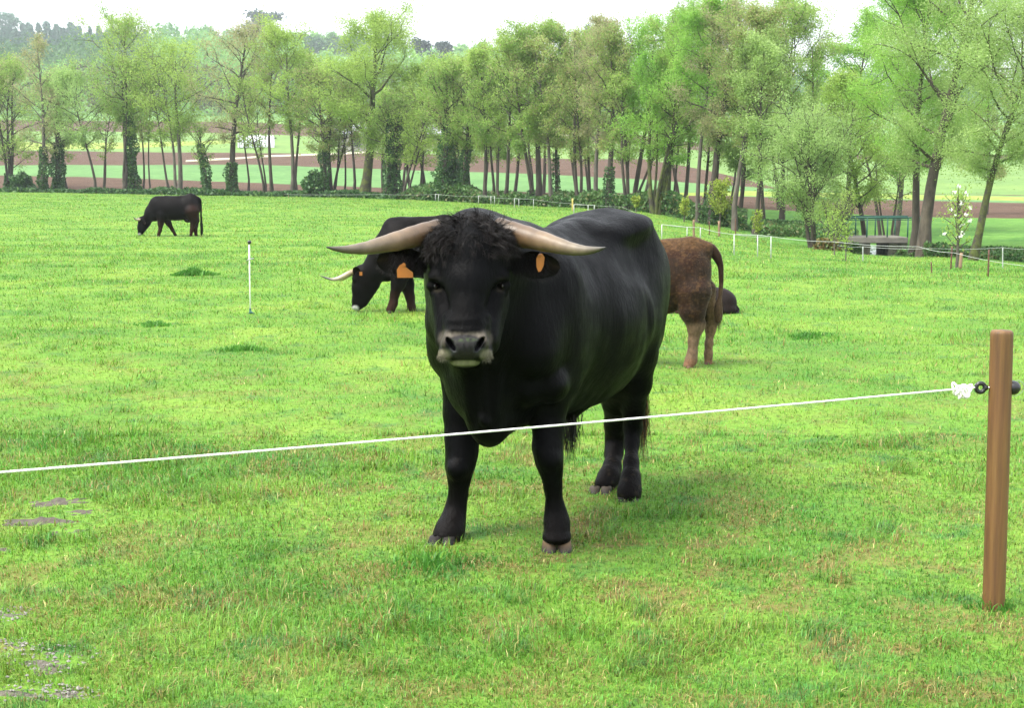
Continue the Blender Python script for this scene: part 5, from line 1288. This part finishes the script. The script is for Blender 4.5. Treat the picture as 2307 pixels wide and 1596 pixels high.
for k, (px, tp, hw) in enumerate(((52, 50, 6), (65, 48, 7), (87, 47, 6), (106, 44, 8), (129, 47, 7), (160, 42, 9), (176, 50, 8))):
    far_tree('tree', px, 72, tp, hw, FM['plant'], ['tiny bluish tree nearest the big clump on the left skyline', 'second tiny bluish tree from the big skyline clump', 'pointed tiny tree third in the skyline line at left', 'taller tiny tree in the middle of the skyline line at left', 'small tree right of the middle of the skyline line at left', 'tallest bluish tree at the right end of the skyline line', 'last low tree ending the skyline line at left'][k], 200, grp='line of small trees on the far left skyline')
for k, (px, tp) in enumerate(((333, 68), (470, 62), (520, 70), (388, 58))):
    far_tree('tree', px, 122, tp, 18 + 4 * (k % 2), FM['dark' if k == 0 else 'broad'], ['dark conical tree on the ridge right of the tallest left tree', 'bushy green tree on the ridge left of the lone pine', 'light green tree on the ridge just left of the lone pine', 'thin topped tree on the ridge between the dark cone and the bushy one'][k], 500, cone=(k == 0))
# ------------------------------------------------------------------ far buildings
M_wall = simple('cream_render', (.62, .56, .44), .8, .08, 2); M_slate = simple('slate_roof', (.22, .23, .25), .7, .2, 1.5); M_poly = simple('polythene', (.70, .74, .78), .35, .08, 1); M_win = simple('dark_window', (.03, .035, .04), .2, .1, 1, 0); M_stone = simple('stone_wall', (.30, .28, .25), .9, .3, 2)
M_tile = simple('tile_roof', (.30, .16, .11), .8, .2, 2)
def house(px, py, w_, d_, h_, rh, wall, roof, label, name='house', wins=3, rz=.1):
    p = farpoint(px, py); root = empty(name, p, label, 'house' if name == 'house' else 'building', rz=rz)
    mb = MB(); mb.box((0, 0, h_ / 2 - .5), (w_ / 2, d_ / 2, h_ / 2 + .5)); 
    g_ = np.array([(-w_ / 2, -d_ / 2, h_), (-w_ / 2, d_ / 2, h_), (-w_ / 2, 0, h_ + rh), (w_ / 2, -d_ / 2, h_), (w_ / 2, d_ / 2, h_), (w_ / 2, 0, h_ + rh)]); mb.add(g_, None, np.array([(0, 1, 2), (3, 5, 4)])); mb.build('wall', wall, root, smooth=False)
    mb = MB(); e_ = .4
    for s_ in (-1, 1):
        L_ = math.hypot(d_ / 2, rh); a = math.atan2(rh, d_ / 2)
        Rm = np.array([[1, 0, 0], [0, math.cos(a), s_ * math.sin(a)], [0, -s_ * math.sin(a), math.cos(a)]])
        mb.box((0, s_ * (d_ / 4 + .1), h_ + rh / 2 + .08), (w_ / 2 + e_, L_ / 2 + .2, .1), 0, Rm=Rm)
    mb.build('roof', roof, root, smooth=False)
    for k in range(wins):
        mb = MB(); mb.box(((k - (wins - 1) / 2) * w_ / (wins + .3), -d_ / 2 - .02, h_ * .5), (.5, .06, .65)); mb.build('window', M_win, root, smooth=False)
house(1291, 318, 4.5, 6, 3.6, 1.2, M_wall, M_tile, 'cream walled house seen through the trunks right of centre', wins=1)
house(905, 338, 19, 7, 2.2, 1.3, M_stone, M_slate, 'long low grey roofed barn behind the ivied columns', 'barn', 4)
house(750, 152, 18, 8, 1.5, 1.6, M_wall, M_poly, 'long white roofed farm building below the hill meadow', 'farm_building', 3)
house(1036, 168, 4, 5, 2.5, 1.4, M_wall, M_poly, 'small white gabled house below the dark pines', wins=1)
def tunnel(px, py, w_, r, label):
    p = farpoint(px, py); root = empty('polytunnel', p, label, 'greenhouse', rz=.25); mb = MB(); n = 14; th = np.linspace(0, math.pi, n); m = 9
    V = np.array([(-w_ / 2 + w_ * i / (m - 1), math.cos(a) * r, math.sin(a) * r * 1.05 - .1) for i in range(m) for a in th]); Q = [[i * n + j, i * n + j + 1, (i + 1) * n + j + 1, (i + 1) * n + j] for i in range(m - 1) for j in range(n - 1)]
    mb.add(V, np.array(Q)); 
    for i in (0, m - 1):
        c = len(V); E_ = np.vstack([V[i * n:(i + 1) * n], [(V[i * n, 0], 0, -.1)]]); mb.add(E_, None, np.array([[j, j + 1, n] for j in range(n - 1)]))
    mb.build('cover', M_poly, root)
    mb = MB()
    for i in range(m): mb.tube(V[i * n:(i + 1) * n] * np.array([1, 1.01, 1.015]), .05, 6)
    mb.build('hoops', M_slate, root)
tunnel(577, 332, 5.6, 1.9, 'white polythene tunnel shining between the left trees')

# ================================================================== FENCES, BRIDGE, WATER
M_rope = simple('white_rope', (.80, .80, .76), .6, .12, 300, .5, .002)
M_blackp = simple('black_plastic', (.012, .012, .014), .3, .2, 20, .05)
M_steel = simple('steel', (.35, .36, .38), .35, .1, 40, .05, metal=.8)
M_dull = simple('dull_white', (.34, .37, .34), .6, .1, 8, .05)
M_rust = simple('rusty_iron', (.10, .045, .03), .8, .3, 30, .4)
M_greenp = simple('green_paint', (.02, .10, .075), .45, .15, 8, .1)
M_conc = simple('concrete', (.17, .155, .135), .9, .25, 3, .5, .03)
M_wood2 = simple('weathered_wood', (.20, .13, .08), .85, .25, 9, .4, stretch=(1, 1, .2))
# --- near post: round, stained, leaning a little
m, t, b, o = new_mat('stained_pine'); tc = N(t, 'ShaderNodeTexCoord').outputs['Object']
gr = noise(t, 26, 6, .65, tc, (1, 1, .05)); bl = noise(t, 3, 3, .5, tc, (1, 1, .6)); kn = N(t, 'ShaderNodeTexVoronoi'); kn.inputs['Scale'].default_value = 5.5; mpn = N(t, 'ShaderNodeMapping'); mpn.inputs['Scale'].default_value = (1, 1, .75); t.links.new(tc, mpn.inputs[0]); t.links.new(mpn.outputs[0], kn.inputs[0])
c = ramp(t, gr, [(.36, (.060, .028, .008)), (.5, (.125, .064, .015)), (.66, (.175, .096, .026))]); c = mixc(t, ramp(t, bl, [(.35, (.5, .5, .5)), (.65, (0, 0, 0))]), c, (.13, .055, .022))
c = mixc(t, ramp(t, kn.outputs['Distance'], [(.07, (.95, .95, .95)), (.17, (0, 0, 0))]), c, (.055, .022, .010))
t.links.new(c, b.inputs['Base Color']); b.inputs['Roughness'].default_value = .62; bump(t, b, gr, .9, .006); M_post = m
bp = hit(2238, 1383); Yp = bp[1]; tp = P(2257, 750, Yp)
tp = P(2257, 752, Yp)
def near_post():
    root = empty('fence_post', bp, 'stout round reddish brown wooden post at near right holding the white rope', 'fence post')
    ax = tp - bp; L_ = np.linalg.norm(ax); axn = ax / L_; n = 28; rows = 60; r = 25.3 * Yp / F
    V = []; 
    for k in range(rows + 1):
        f_ = -.1 + 1.1 * k / rows
        for j in range(n):
            a = j / n * 6.2832; rr = r * (1 + .012 * math.sin(a * 3 + f_ * 4) + .010 * (vnoise(np.array([a * 3.0]), np.array([f_ * 9.]), 1, 4)[0] - .5))
            V.append((ax * f_) + (math.cos(a) * rr, math.sin(a) * rr, 0))
    for rr_, dz in ((.97, .006), (.86, .012), (.45, .014), (.02, .0145)):
        for j in range(n): a = j / n * 6.2832; V.append(ax + axn * dz + np.array((math.cos(a) * r * rr_, math.sin(a) * r * rr_, 0)))
    rows += 4; k = np.arange(rows)[:, None] * n; i = np.arange(n)[None]; j = (i + 1) % n
    mb = MB(); mb.add(np.array(V), np.stack([k + i, k + j, k + n + j, k + n + i], -1).reshape(-1, 4)); mb.build('shaft', M_post, root)
    # end-strain insulator: ball and eye either side of the shaft
    c = P(2246, 874, Yp) - bp
    x = lambda d, dz=0, dy=0: c + (d, dy, dz)
    mb = MB(); mb.lathe(x(.036), [(0, 0), (.016, .002), (.026, .012), (.028, .026), (.024, .040), (.012, .050), (0, .052)], 20, (1, 0, 0)); mb.build('insulator', M_blackp, root)
    mb = MB(); th = np.linspace(0, 2 * math.pi, 22); mb.tube(np.stack([c[0] - .062 + .016 * np.cos(th), c[1] + 0 * th - .0, c[2] + .017 * np.sin(th)], 1), .0085, 8, caps=False)
    mb.lathe(x(-.050), [(.012, 0), (.013, .006), (.010, .014)], 14, (1, 0, 0)); mb.build('insulator', M_blackp, root)
    mb = MB(); mb.tube(np.array([x(-.05), x(.05)]), .004, 8); mb.tube([x(-.085, .01), x(-.075, .017), x(-.062, .016), x(-.05, .004)], .0022, 6); mb.build('bolt', M_steel, root)
    mb = MB(); q = np.linspace(0, 1, 20); mb.tube(np.stack([c[0] + .075 + .028 * np.sin(q * 5.5), c[1] + .01 * q, c[2] + .028 * np.cos(q * 5.0) - .01 * q], 1), .0011, 5); mb.build('wire_loop', M_steel, root)
    return c + bp
ic = near_post()
# --- rope: level above the ground, running nearer to the camera towards the left
def rope():
    p1 = ic + (-.080, 0, .001); zr = p1[2]
    def at(px, py): 
        d = ray(px, py); k = (zr - HCAM) / d[2]; q = d * k; return np.array([q[0], q[1], zr])
    pts = [at(-1500, 1185), at(0, 1061), at(600, 1012), at(1010, 976.5), at(1500, 937), at(1850, 908), p1]
    pts = np.array(pts); t_ = np.linspace(0, 1, 500); ks = np.linspace(0, 1, len(pts))
    L0, L1 = pts[0], pts[-1]; line = L0 + (L1 - L0) * t_[:, None]
    line[:, 2] += -.010 * np.sin(math.pi * t_) + .010 * 0
    mb = MB(); r0 = .0036
    mb.tube(line, r0 * .72, 6)
    n = 6000; s = np.linspace(0, 1, n); D = (L1 - L0); Ln = np.linalg.norm(D); D /= Ln; U = np.array([0, 0, 1.]); W_ = np.cross(D, U)
    base = L0 + (L1 - L0) * s[:, None]; base[:, 2] += -.010 * np.sin(math.pi * s)
    for k in range(3):
        a = s * Ln / .028 * 2 * math.pi + k * 2.094
        mb.tube(base + (np.cos(a)[:, None] * U + np.sin(a)[:, None] * W_) * r0 * .42, r0 * .62, 5, caps=False)
    org = p1
    root = empty('rope', org, 'thin white electric fence rope stretched across the foreground to the wooden post', 'rope')
    mb.build('cord', M_rope, root, org=org)
    # the knot
    rs = np.random.RandomState(2); kc = P(2167, 880, p1[1] - .035); q = np.linspace(0, 1, 260); mb = MB()
    x = kc[0] + .026 * np.sin(q * 19 + .4) * (1 - .25 * np.cos(q * 7)); y = kc[1] + .018 * np.cos(q * 23); z = kc[2] + .022 * np.cos(q * 31 + 1) * (1 - .2 * np.sin(q * 9))
    mb.tube(np.stack([x, y, z], 1), .0042, 7)
    for d in ((-.012, -.032), (.014, -.030)): mb.tube([kc, kc + (d[0] * .6, -.01, d[1] * .6), kc + (d[0], -.008, d[1])], [.0045, .0045, .006], 7)
    mb.build('knot', M_rope, root, org=org)
rope()
# --- white stake by the middle cow
def stake():
    c = hit(564, 708); Y = c[1]; u = Y / F; H = (708 - 545) * u
    root = empty('fence_stake', c, 'thin white plastic stake with a black cap standing alone left of centre', 'stake')
    mb = MB(); mb.tube([(0, 0, -.1), (.002, 0, H * .5), (.006, 0, H - .02)], .0082, 8); mb.build('shaft', M_white, root)
    mb = MB(); mb.lathe((.008, 0, H - .035), [(.014, 0), (.022, .012), (.024, .03), (.012, .045), (0, .047)], 10); mb.build('cap', M_blackp, root)
    mb = MB(); mb.tube([(-.03, 0, H - .235), (0, -.012, H - .215), (.055, 0, H - .205)], .007, 6); mb.build('hook', M_steel, root)
    mb = MB(); mb.lathe((0, 0, 0), [(.012, .06), (.014, .02), (.026, 0), (.0, -.01)], 8); mb.tube([(0, 0, .03), (.05, -.02, -.01)], .010, 6); mb.build('foot_step', M_greenp, root)
stake()
# --- white rail frames and posts of the far fence
g_f = 'white posts and rails of the far fence'
def at_row(px, py): return hit(px, py)
def frame(xs, tops, bots, label, bar=True, r=1.5):
    c0 = at_row(xs[0], bots[0]); Y = c0[1]; root = empty('rail_frame', c0, label, 'fence frame', g_f); tp_ = []
    for x_, a, b_ in zip(xs, tops, bots):
        q = at_row(x_, b_); q[1] = Y; q = P(x_, b_, Y); e = P(x_, a, Y); mb = MB(); mb.tube([q - c0 - (0, 0, .15), e - c0], r * .68 * Y / F, 6); mb.build('post', M_dull, root); tp_.append(e - c0)
    if bar:
        mb = MB(); mb.tube(tp_, r * .42 * Y / F, 6); mb.build('rail', M_dull, root)
frame([1491, 1548, 1578], [506, 512, 513], [541, 536, 534], 'white frame of three posts between the bull and the brown posts', r=1.7)
frame([1654, 1707, 1737], [528.5, 530, 533], [576, 576, 580], 'white frame of three posts right of the brown calf', r=1.9)
frame([981, 988, 1016], [437, 438, 438], [453, 453, 453], 'leftmost small white frame at the foot of the tree row', r=1)
frame([1078, 1106, 1114], [441, 442, 442], [461, 461, 461], 'second small white frame from the left at the tree row', r=1)
frame([1159, 1169, 1202], [447, 448, 449], [468, 469, 469], 'third small white frame from the left, above the right horn', r=1)
frame([1293, 1325, 1339], [461, 462, 462], [484, 482, 480], 'fourth small white frame, above the back of the bull', r=1.2)
def post(px, top, bot, r, mat, label, name='fence_post', lean=0, grp=None):
    c = at_row(px, bot); Y = c[1]; root_v = P(px + lean, top, Y) - c; mb = MB(); n_ = 6
    ts = np.linspace(-.06, 1, n_)[:, None]; mb.tube(root_v * ts + np.array([.0, 0, 0]), r * Y / F * np.array([1.05, 1, 1, .98, .97, .95]), 8)
    o_ = mb.build(name, mat); o_.location = c; tag(o_, label, 'post', grp); return c + root_v
W1 = post(1944, 556, 591, 1.4, M_dull, 'short white post in front of the footbridge', grp=g_f)
W2 = post(2259, 558, 606, 1.4, M_dull, 'white post at far right behind the leaning mossy tree', grp=g_f)
post(2142, 556, 608, 1.8, M_rust, 'rusty iron stake left of the blossom tree', lean=3, grp='rusty stakes'); post(2226, 563, 624, 2, M_rust, 'nearest rusty iron stake at the right edge', lean=2, grp='rusty stakes')
post(2099, 590, 616, 1.6, M_rust, 'short rusty stake below the largest tree', lean=-1, grp='rusty stakes')
post(2163, 570, 606, 4, M_wood2, 'pale split wooden stake holding up the blossom tree', lean=3)
post(1563, 495, 536, 2.6, M_wood2, 'left brown wooden post behind the calf', grp='brown wooden fence posts'); post(1620, 498, 534, 2.8, M_wood2, 'right brown wooden post below the lime yellow tree', grp='brown wooden fence posts')
post(1290, 447, 476, 2, simple('yellow_post', (.45, .36, .10), .7), 'yellow wooden post at the tree row above the back of the bull')
post(1598, 498, 530, 1.2, M_rust, 'thin dark stake between the two brown wooden posts', grp='rusty stakes'); post(1657, 492, 530, 1.2, M_rust, 'thin dark stake right of the brown wooden posts', grp='rusty stakes')
post(650, 440, 446, .8, M_wood2, 'tiny stub post under the straight grey trunk')
def wire(pts, label, r=.5):
    L_ = [P(px, py, Y) for px, py, Y in pts]; L_ = np.array(L_); out = [L_[0]]
    for a, b_ in zip(L_[:-1], L_[1:]):
        s = np.linspace(0, 1, 14)[1:]; q = a + (b_ - a) * s[:, None]; q[:, 2] -= .03 * np.sin(math.pi * s); out += list(q)
    mb = MB(); mb.tube(np.array(out), r * np.array([p[1] for p in out]) / F, 5); c = np.array(out).mean(0)
    o_ = mb.build('fence_wire', M_dull, org=c); o_.location = c; tag(o_, label, 'wire', 'white wires of the far fence')
Yw = lambda px, py: at_row(px, py)[1]
wire([(1491, 506, Yw(1491, 541)), (1578, 513, Yw(1578, 535)), (1654, 528.5, Yw(1654, 576)), (1737, 533, Yw(1737, 580)), (1880, 545, Yw(1880, 590)), (2070, 556, Yw(2070, 604)), (2150, 570, Yw(2150, 610)), (2330, 602, Yw(2330, 640))], 'long white wire running from the frames down to the right edge')
wire([(1886, 553, Yw(1886, 589)), (1944, 556, W1[1]), (2100, 560, Yw(2100, 600)), (2259, 558, W2[1]), (2340, 560, W2[1])], 'short upper white wire in front of the footbridge and leaning tree', .4)
wire([(640, 438, E(640, -2)), (860, 438, E(860, -2)), (980, 438, E(980, -2)), (1078, 443, E(1078, -2)), (1200, 449, E(1200, -2)), (1290, 459, E(1290, -2)), (1400, 466, E(1400, -2)), (1491, 500, E(1491, -3))], 'faint wire along the foot of the tree row', .22)
# --- footbridge
def bridge():
    Y = 54.5; c = P(1968, 540, Y); u = Y / F; L_ = 68 * u; root = empty('footbridge', c, 'small concrete slab footbridge with a green pipe railing over the stream', 'bridge')
    mb = MB(); mb.box((0, .4, 0), (L_, 1.0, 6.5 * u), 0, bev=.02); mb.build('slab', M_conc, root, smooth=False)
    mb = MB(); mb.box((-L_ + .45, .4, -.58), (.45, .95, .46)); mb.box((L_ - .35, .4, -.58), (.35, .95, .46)); mb.build('abutment', simple('mossy_stone', (.055, .06, .035), .95, .5, 4, .8, .05), root, smooth=False)
    for yy in (-.5, 1.3):
        up = 50 * u; mb = MB(); mb.tube([(-L_, yy, up), (L_ + 28 * u, yy, up)], .030, 8); mb.tube([(-L_, yy, up * .93 - .02), (L_ + 28 * u, yy, up * .93 - .02)], .018, 8); mb.build('railing', M_greenp, root)
        for k in range(4):
            x_ = -L_ + (2 * L_) * k / 3; mb = MB(); mb.tube([(x_, yy, 0), (x_, yy, up)], .028, 8); mb.build('railing_post', M_greenp, root)
bridge()
# --- the stream, foaming below the bridge
def stream():
    rs = np.random.RandomState(6); V = []; nx, ny = 40, 60
    for i in range(nx):
        for j in range(ny):
            y = 47 + 15 * j / (ny - 1); x = .264 * y + 3.0 * (i / (nx - 1) - .5); V.append((x, y, -1.52 + .012 * (y - 52) + .05 * (vnoise(np.array([x * 3.]), np.array([y * 1.5]), 1, 4)[0] - .5)))
    Q = [[i * ny + j, (i + 1) * ny + j, (i + 1) * ny + j + 1, i * ny + j + 1] for i in range(nx - 1) for j in range(ny - 1)]
    m, t, b, o = new_mat('stream_water'); n = noise(t, 2.2, 4, .7, None, (1, .5, 1))
    t.links.new(ramp(t, n, [(.50, (.025, .035, .025)), (.58, (.36, .40, .42))]), b.inputs['Base Color']); b.inputs['Roughness'].default_value = .12; bump(t, b, n, .6, .1)
    tag(mesh_np('stream', V, [np.array(Q)], m), kind='structure')
stream()
# brown bramble heap beside the bridge
def heap(px, Y, hpx, wpx, kind, label, n=2600):
    rs = np.random.RandomState(px); b_ = G(px, Y); u = Y / F; d = rs.randn(n, 3); d /= np.linalg.norm(d, axis=1)[:, None]; rr = (.5 + .55 * rs.rand(n)) * (.6 + .7 * vnoise(d[:, 0] * 2 + px, d[:, 2] * 2, .8, 3))
    c = d * rr[:, None] * np.array([wpx * u, wpx * u * .6, hpx * u]); c[:, 2] = np.abs(c[:, 2]); V, Q = quads_at(c, .0011 * Y, rs)
    root = empty('bush', b_, label, 'bush', 'bushes along the stream bank'); mesh_np('foliage', V, [Q], kind, False, parent=root)
    mb = MB()
    for k in range(8): mb.tube(path((0, 0, -.05), (rs.randn() * .8, rs.randn() * .4, .8), hpx * u, rs, 4, .2), [.02, .016, .012, .01, .006], 5)
    mb.build('stems', M_bark, root)
M_dead = leafmat('dry_bramble', (.14, .10, .035), (.22, .17, .05), (.08, .14, .03), 1, .2, .3)
heap(1860, 50, 26, 34, M_dead, 'brownish dry bramble heap left of the footbridge'); heap(2030, 48.5, 30, 22, LM['bramble'], 'green bramble bush under the right end of the footbridge'); heap(1925, 52, 26, 14, LM['bramble'], 'leafy bush under the left end of the footbridge')
heap(2110, 49, 34, 30, LM['bramble'], 'rounded weeds right of the largest trunk')
# ================================================================== AIR
def haze():
    mb = MB(); mb.box((0, 480, 63), (700, 530, 75)); o_ = mb.build('haze', None, smooth=False); tag(o_, 'thin pale mist in the valley air', 'haze', kind='stuff')
    m = bpy.data.materials.new('haze_air'); m.use_nodes = True; t = m.node_tree; t.nodes.clear(); o = t.nodes.new('ShaderNodeOutputMaterial'); v = t.nodes.new('ShaderNodeVolumePrincipled')
    v.inputs['Color'].default_value = (.86, .94, 1, 1); v.inputs['Density'].default_value = .00030; v.inputs['Anisotropy'].default_value = .2
    t.links.new(v.outputs[0], o.inputs['Volume']); o_.data.materials.append(m)
haze()
